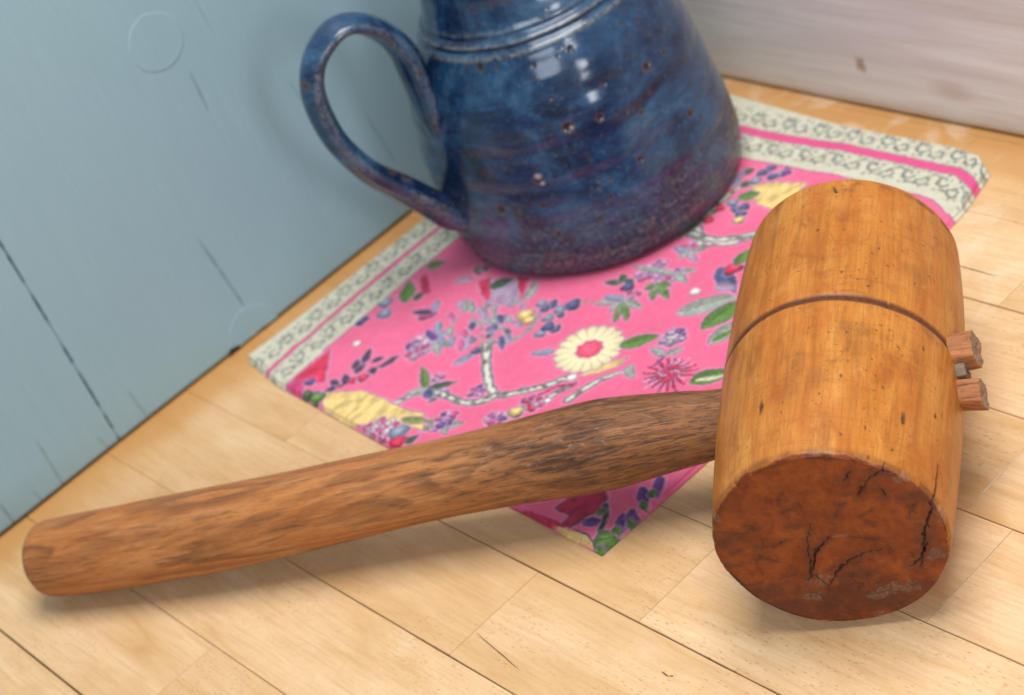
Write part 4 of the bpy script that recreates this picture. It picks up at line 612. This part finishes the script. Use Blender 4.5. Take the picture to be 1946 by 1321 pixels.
for _ in range(60):
    a_ = sg.uniform(-60, 85); s_ = sg.uniform(5, 168); l_ = sg.uniform(1.5, 7); an = sg.normal(1.2, .7); p2 = np.array([[a_, s_], [a_ + l_ * math.cos(an), s_ + l_ * math.sin(an)]])
    cI = slice(max(nf, np.searchsorted(sm[nf:, 0], s_ - 9) + nf), np.searchsorted(sm[nf:NX - 36, 0], s_ + 9) + nf); d, t = polydist(thd[cI] * .86, sm[cI], p2 * [.86, 1]); drk[cI] = np.maximum(drk[cI], np.clip(1 - d / .35, 0, 1) * sg.uniform(.2, .5))
for a_, s_, ra, rs in ((1, 113, 8, 9), (-3, 55, 7, 12), (9, 40, 8, 14), (23, 69, 10, 9), (-8, 37, 6, 12), (50, 116, 8, 12), (11, 165, 12, 6), (25, 60, 8, 8), (-48, 90, 5, 20), (-70, 30, 7, 12), (-40, 8, 8, 6), (60, 85, 8, 6)):
    d = np.hypot((thd - a_) * .86 / ra, (sm - s_) / rs) + (fbm(thd * .08, sm * .08, 0, 6, 4) - .5) * 1.7; m_ = sstep(1., .1, d); drk = np.where(SM[:, None], np.maximum(drk, m_ * .22), drk)
back = np.exp(-((sm - 171.5) / 1.6) ** 2) * sstep(.4, .7, fbm(Th * 7, 3, 0, 19, 3)); drk = np.maximum(drk, back * .55); depth += back * .0006 + np.exp(-((sm - 170) / 3) ** 2) * .0010 * sstep(.6, .8, noise(Th * 5, 1, 0, 31))
GZ = .0886; gv = np.exp(-((Xh - GZ) / (.0020 + .0003 * noise(Th * 3, 1))) ** 4); depth += gv * .0006
gmask = gv * (.85 + .15 * noise(Th * 60, Xh * 2000, 0, 3))
for a_, s_ in ((-38, 87.2), (35, 90.2)):
    d = np.hypot((thd - a_) * .86, sm - s_); depth += np.clip(1 - d / 1.3, 0, 1) * .0005; gmask = np.maximum(gmask, np.clip(1.1 - d / 1.1, 0, 1) * SM[:, None])
Rr_ = np.where(isf, Rh + dR * (Rh / .0445) , Rh + dR - depth); Xr_ = np.where(isf, Xh + depth + (fbm(sxx * .05, szz * .05, 0, 3, 3) - .5) * .0018 * (1 - Rh / .05), Xh)
Rr_ -= np.where(isf, 0, np.exp(-(sm / 2.2) ** 2) * (.0014 * sstep(.52, .8, fbm(Th * 11, sm * .3, 0, 41, 4)) + .0004 * noise(Th * 40, sm, 0, 42)))
# a shallow flat chip at the lower left of the rim
ch = sstep(14, 0, np.abs(thd + 112)) * (np.exp(-((sm - 0) / 3.) ** 2) * (Rh > .040)); Rr_ -= ch * .0008
P = Xr_[..., None] * ax + (Rr_ * np.sin(Th))[..., None] * side + (Rr_ * np.cos(Th))[..., None] * np.array([0, 0, 1.])
loc = np.stack([Xr_, -Rr_ * np.sin(Th), Rr_ * np.cos(Th)], -1)
clip = lambda q: np.clip(q, 0, 1).ravel()
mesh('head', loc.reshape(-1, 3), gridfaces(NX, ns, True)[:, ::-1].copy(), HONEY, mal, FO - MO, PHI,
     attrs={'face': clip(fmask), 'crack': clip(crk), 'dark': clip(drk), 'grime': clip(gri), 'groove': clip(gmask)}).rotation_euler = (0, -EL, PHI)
# handle
hc = np.array(HPTS); d0 = (hc[0] - hc[3])[:3]; d0 = d0 / np.linalg.norm(d0)
pre = [np.r_[hc[0, :3] + d0 * q, .0145] for q in (.05, .03, .015)]; hc = np.array(pre + list(hc[:-3]) + [[.0805, -.4781, .0213, .0192], [.0770, -.4806, .0212, .0180], [.0745, -.4823, .0211, .0152], [.0731, -.4833, .0210, .0104], [.0727, -.4836, .0210, .001]])
cl = np.r_[0, np.cumsum(np.linalg.norm(np.diff(hc[:, :3], axis=0), axis=1))]
ss = np.r_[np.linspace(0, cl[-5], 300)[:-1], np.linspace(cl[-5], cl[-1], 30)]
cc = np.stack([np.interp(ss, cl, hc[:, k]) for k in range(3)], 1); hrad = np.interp(ss, cl, hc[:, 3]); ker = np.ones(9) / 9
pad = lambda q: np.convolve(np.r_[[q[0]] * 4, q, [q[-1]] * 4], ker, 'valid')
sm_ = ss < cl[-5] - .004; cc = np.where(sm_[:, None], np.stack([pad(cc[:, k]) for k in range(3)], 1), cc); hrad = np.where(sm_, pad(hrad), hrad)
hd = cc[-40] - cc[60]; hd /= np.linalg.norm(hd); hs2 = np.cross(hd, [0, 0, 1.]); hs2 /= np.linalg.norm(hs2); hu = np.cross(hs2, hd)
na = 200; ang = np.linspace(0, 2 * math.pi, na, endpoint=False); Sg = np.repeat((ss - .045)[:, None], na, 1); Ag = np.repeat(ang[None], len(ss), 0)
Rg2 = hrad[:, None] * (1 + .035 * (fbm(np.cos(Ag) * 1.3 + 3, np.sin(Ag) * 1.3 + 3, Sg * 14, 6, 3) - .5) * 2) * (1 + .02 * np.cos(2 * Ag))
# open grain, a few bruises
gr_ = sstep(.62, .8, fbm(Sg * 60, Ag * 9, 0, 12, 4)) * sstep(.30, .05, Sg); Rg2 = Rg2 - gr_ * .0003
dk2 = np.zeros_like(Rg2); jit = (fbm(Sg * 90, Ag * 8, 0, 21, 4) - .5); jit2 = (fbm(Sg * 45, Ag * 5, 0, 33, 3) - .5)
streak = sstep(.42, .62, fbm(Sg * 110, Ag * 26, 0, 51, 4))
# (along in m, around in rad with 2.5 facing the front, half sizes, strength)
for s_, a_, rs, ra, st in ((.078, 2.55, .030, .62, .95), (.066, 3.0, .020, .5, .7), (.095, 2.05, .022, .32, .85), (.108, 1.85, .020, .10, .9), (.060, 1.9, .018, .5, .8), (.125, 2.00, .022, .10, .8), (.150, 1.85, .020, .07, .8), (.170, 2.05, .020, .06, .7),
                           (.190, 1.70, .016, .10, .8), (.212, 2.75, .016, .18, .6), (.222, 2.45, .014, .12, .55), (.200, 2.25, .014, .07, .6), (.246, 2.15, .016, .07, .6), (.262, 2.5, .012, .08, .4), (.185, 2.9, .02, .08, .4), (.235, 3.1, .02, .06, .4), (.055, 1.3, .03, .4, .7), (.29, 1.8, .02, .05, .4)):
    d = np.hypot((Sg - s_) / rs, np.angle(np.exp(1j * (Ag - a_))) / ra) + jit * 1.7; dk2 = np.maximum(dk2, sstep(1.1, .25, d) * st * (.35 + .65 * streak) * .85)
# pointed growth figures: (centre along, around, half length, half width)
for s_, a_, L_, W_2, st in ((.128, 2.62, .036, .36, .75), (.122, 2.60, .020, .18, .45), (.300, 2.30, .034, .26, .55), (.356, 2.72, .048, .30, .70), (.350, 2.70, .030, .15, .5), (.245, 2.80, .040, .36, .45), (.395, 2.2, .04, .2, .35)):
    u = (Sg - s_) / L_ + jit2 * .25; v = np.angle(np.exp(1j * (Ag - a_))) / W_2 + jit2 * .5; lens = np.abs(v) / np.clip(1 - u * u, .02, 1) ** .8; ins = np.abs(u) < 1.02
    ring_ = np.exp(-((lens - 1.0) / .16) ** 2) * ins * (.4 + .8 * noise(Sg * 70, Ag * 9, 0, 8)) ; dk2 = np.maximum(dk2, np.clip(ring_, 0, 1) * st * (.4 + .6 * streak))
    dk2 = np.maximum(dk2, sstep(1.0, .2, lens) * ins * sstep(-.9, -.2, -u) * .30 * st * (.5 + streak))
V = cc[:, None] + np.cos(Ag)[..., None] * Rg2[..., None] * hs2 + np.sin(Ag)[..., None] * Rg2[..., None] * hu
V = V - MO; n = len(ss)
hnd = mesh('handle', V.reshape(-1, 3), gridfaces(n, na, True), HANDLE, mal, attrs={'along': Sg.ravel(), 'around': (np.abs(np.angle(np.exp(1j * (Ag - 1.1)))) * .02 + .0 * Ag).ravel(), 'dark': dk2.ravel()})
# split tenon and its wedge on the far side
Bp = np.array([.8205, .5717, 0.])
def prong(name, s, z, b0, b1, wa, wb, wc, tilt, seed, mat=PEG):
    """a rough squared peg along Bp; wa = half size in the split direction, wb across"""
    n = 26; m = 40; V = []; E = []
    o = FO + ax * s; o[2] = z; sd = -ax * .84 + np.array([0, 0, -.54]); sd /= np.linalg.norm(sd); cd = np.cross(Bp, sd)
    for i in range(n):
        f = min(1, i / (n - 6)); q = b0 + (b1 - b0) * f; shrink = 1 if i <= n - 6 else (1, .97, .86, .55, .25, .0)[i - (n - 6)]; qq = q + (0 if i < n - 4 else -.0003 * (i - n + 4))
        for j in range(m):
            a = j / m * 2 * math.pi; ca, sa = math.cos(a), math.sin(a); p = .42
            x = math.copysign(abs(ca) ** p, ca) * wa; y = math.copysign(abs(sa) ** p, sa) * wb
            k = 1 + (noise(q * 90, a * 3, seed, 3) - .5) * .10; fan = (q - b0) * tilt
            rough = (noise(x * 900 + seed, y * 900, 3, 4) - .5) * .0009 * (i > n - 7)
            V.append(o + Bp * (qq + rough + sa * wc * (i >= n - 6)) + sd * (x * k * shrink + fan) + cd * (y * k * shrink) - MO); E.append(1. if i > n - 6 else 0.)
    V = np.array(V) - (o - MO)
    R = np.array([Bp, np.cross([0, 0, 1.], Bp), [0, 0, 1.]]); V = V @ R.T
    return mesh(name, V, gridfaces(n, m, True), mat, hnd, o - MO, math.atan2(Bp[1], Bp[0]), attrs={'endg': np.array(E)})
prong('tenon_prong', .0910, .0568, .030, .0568, .0066, .0078, .0006, -.10, 1)
prong('tenon_prong', .0790, .0500, .030, .0580, .0054, .0068, .0004, .12, 2)
WEDGE = m_plain('grey_brown_wedge_wood', (.20, .13, .085), .7, .7, 500)
prong('wedge', .0850, .0535, .030, .0525, .0034, .0056, .0, 0, 5, WEDGE)
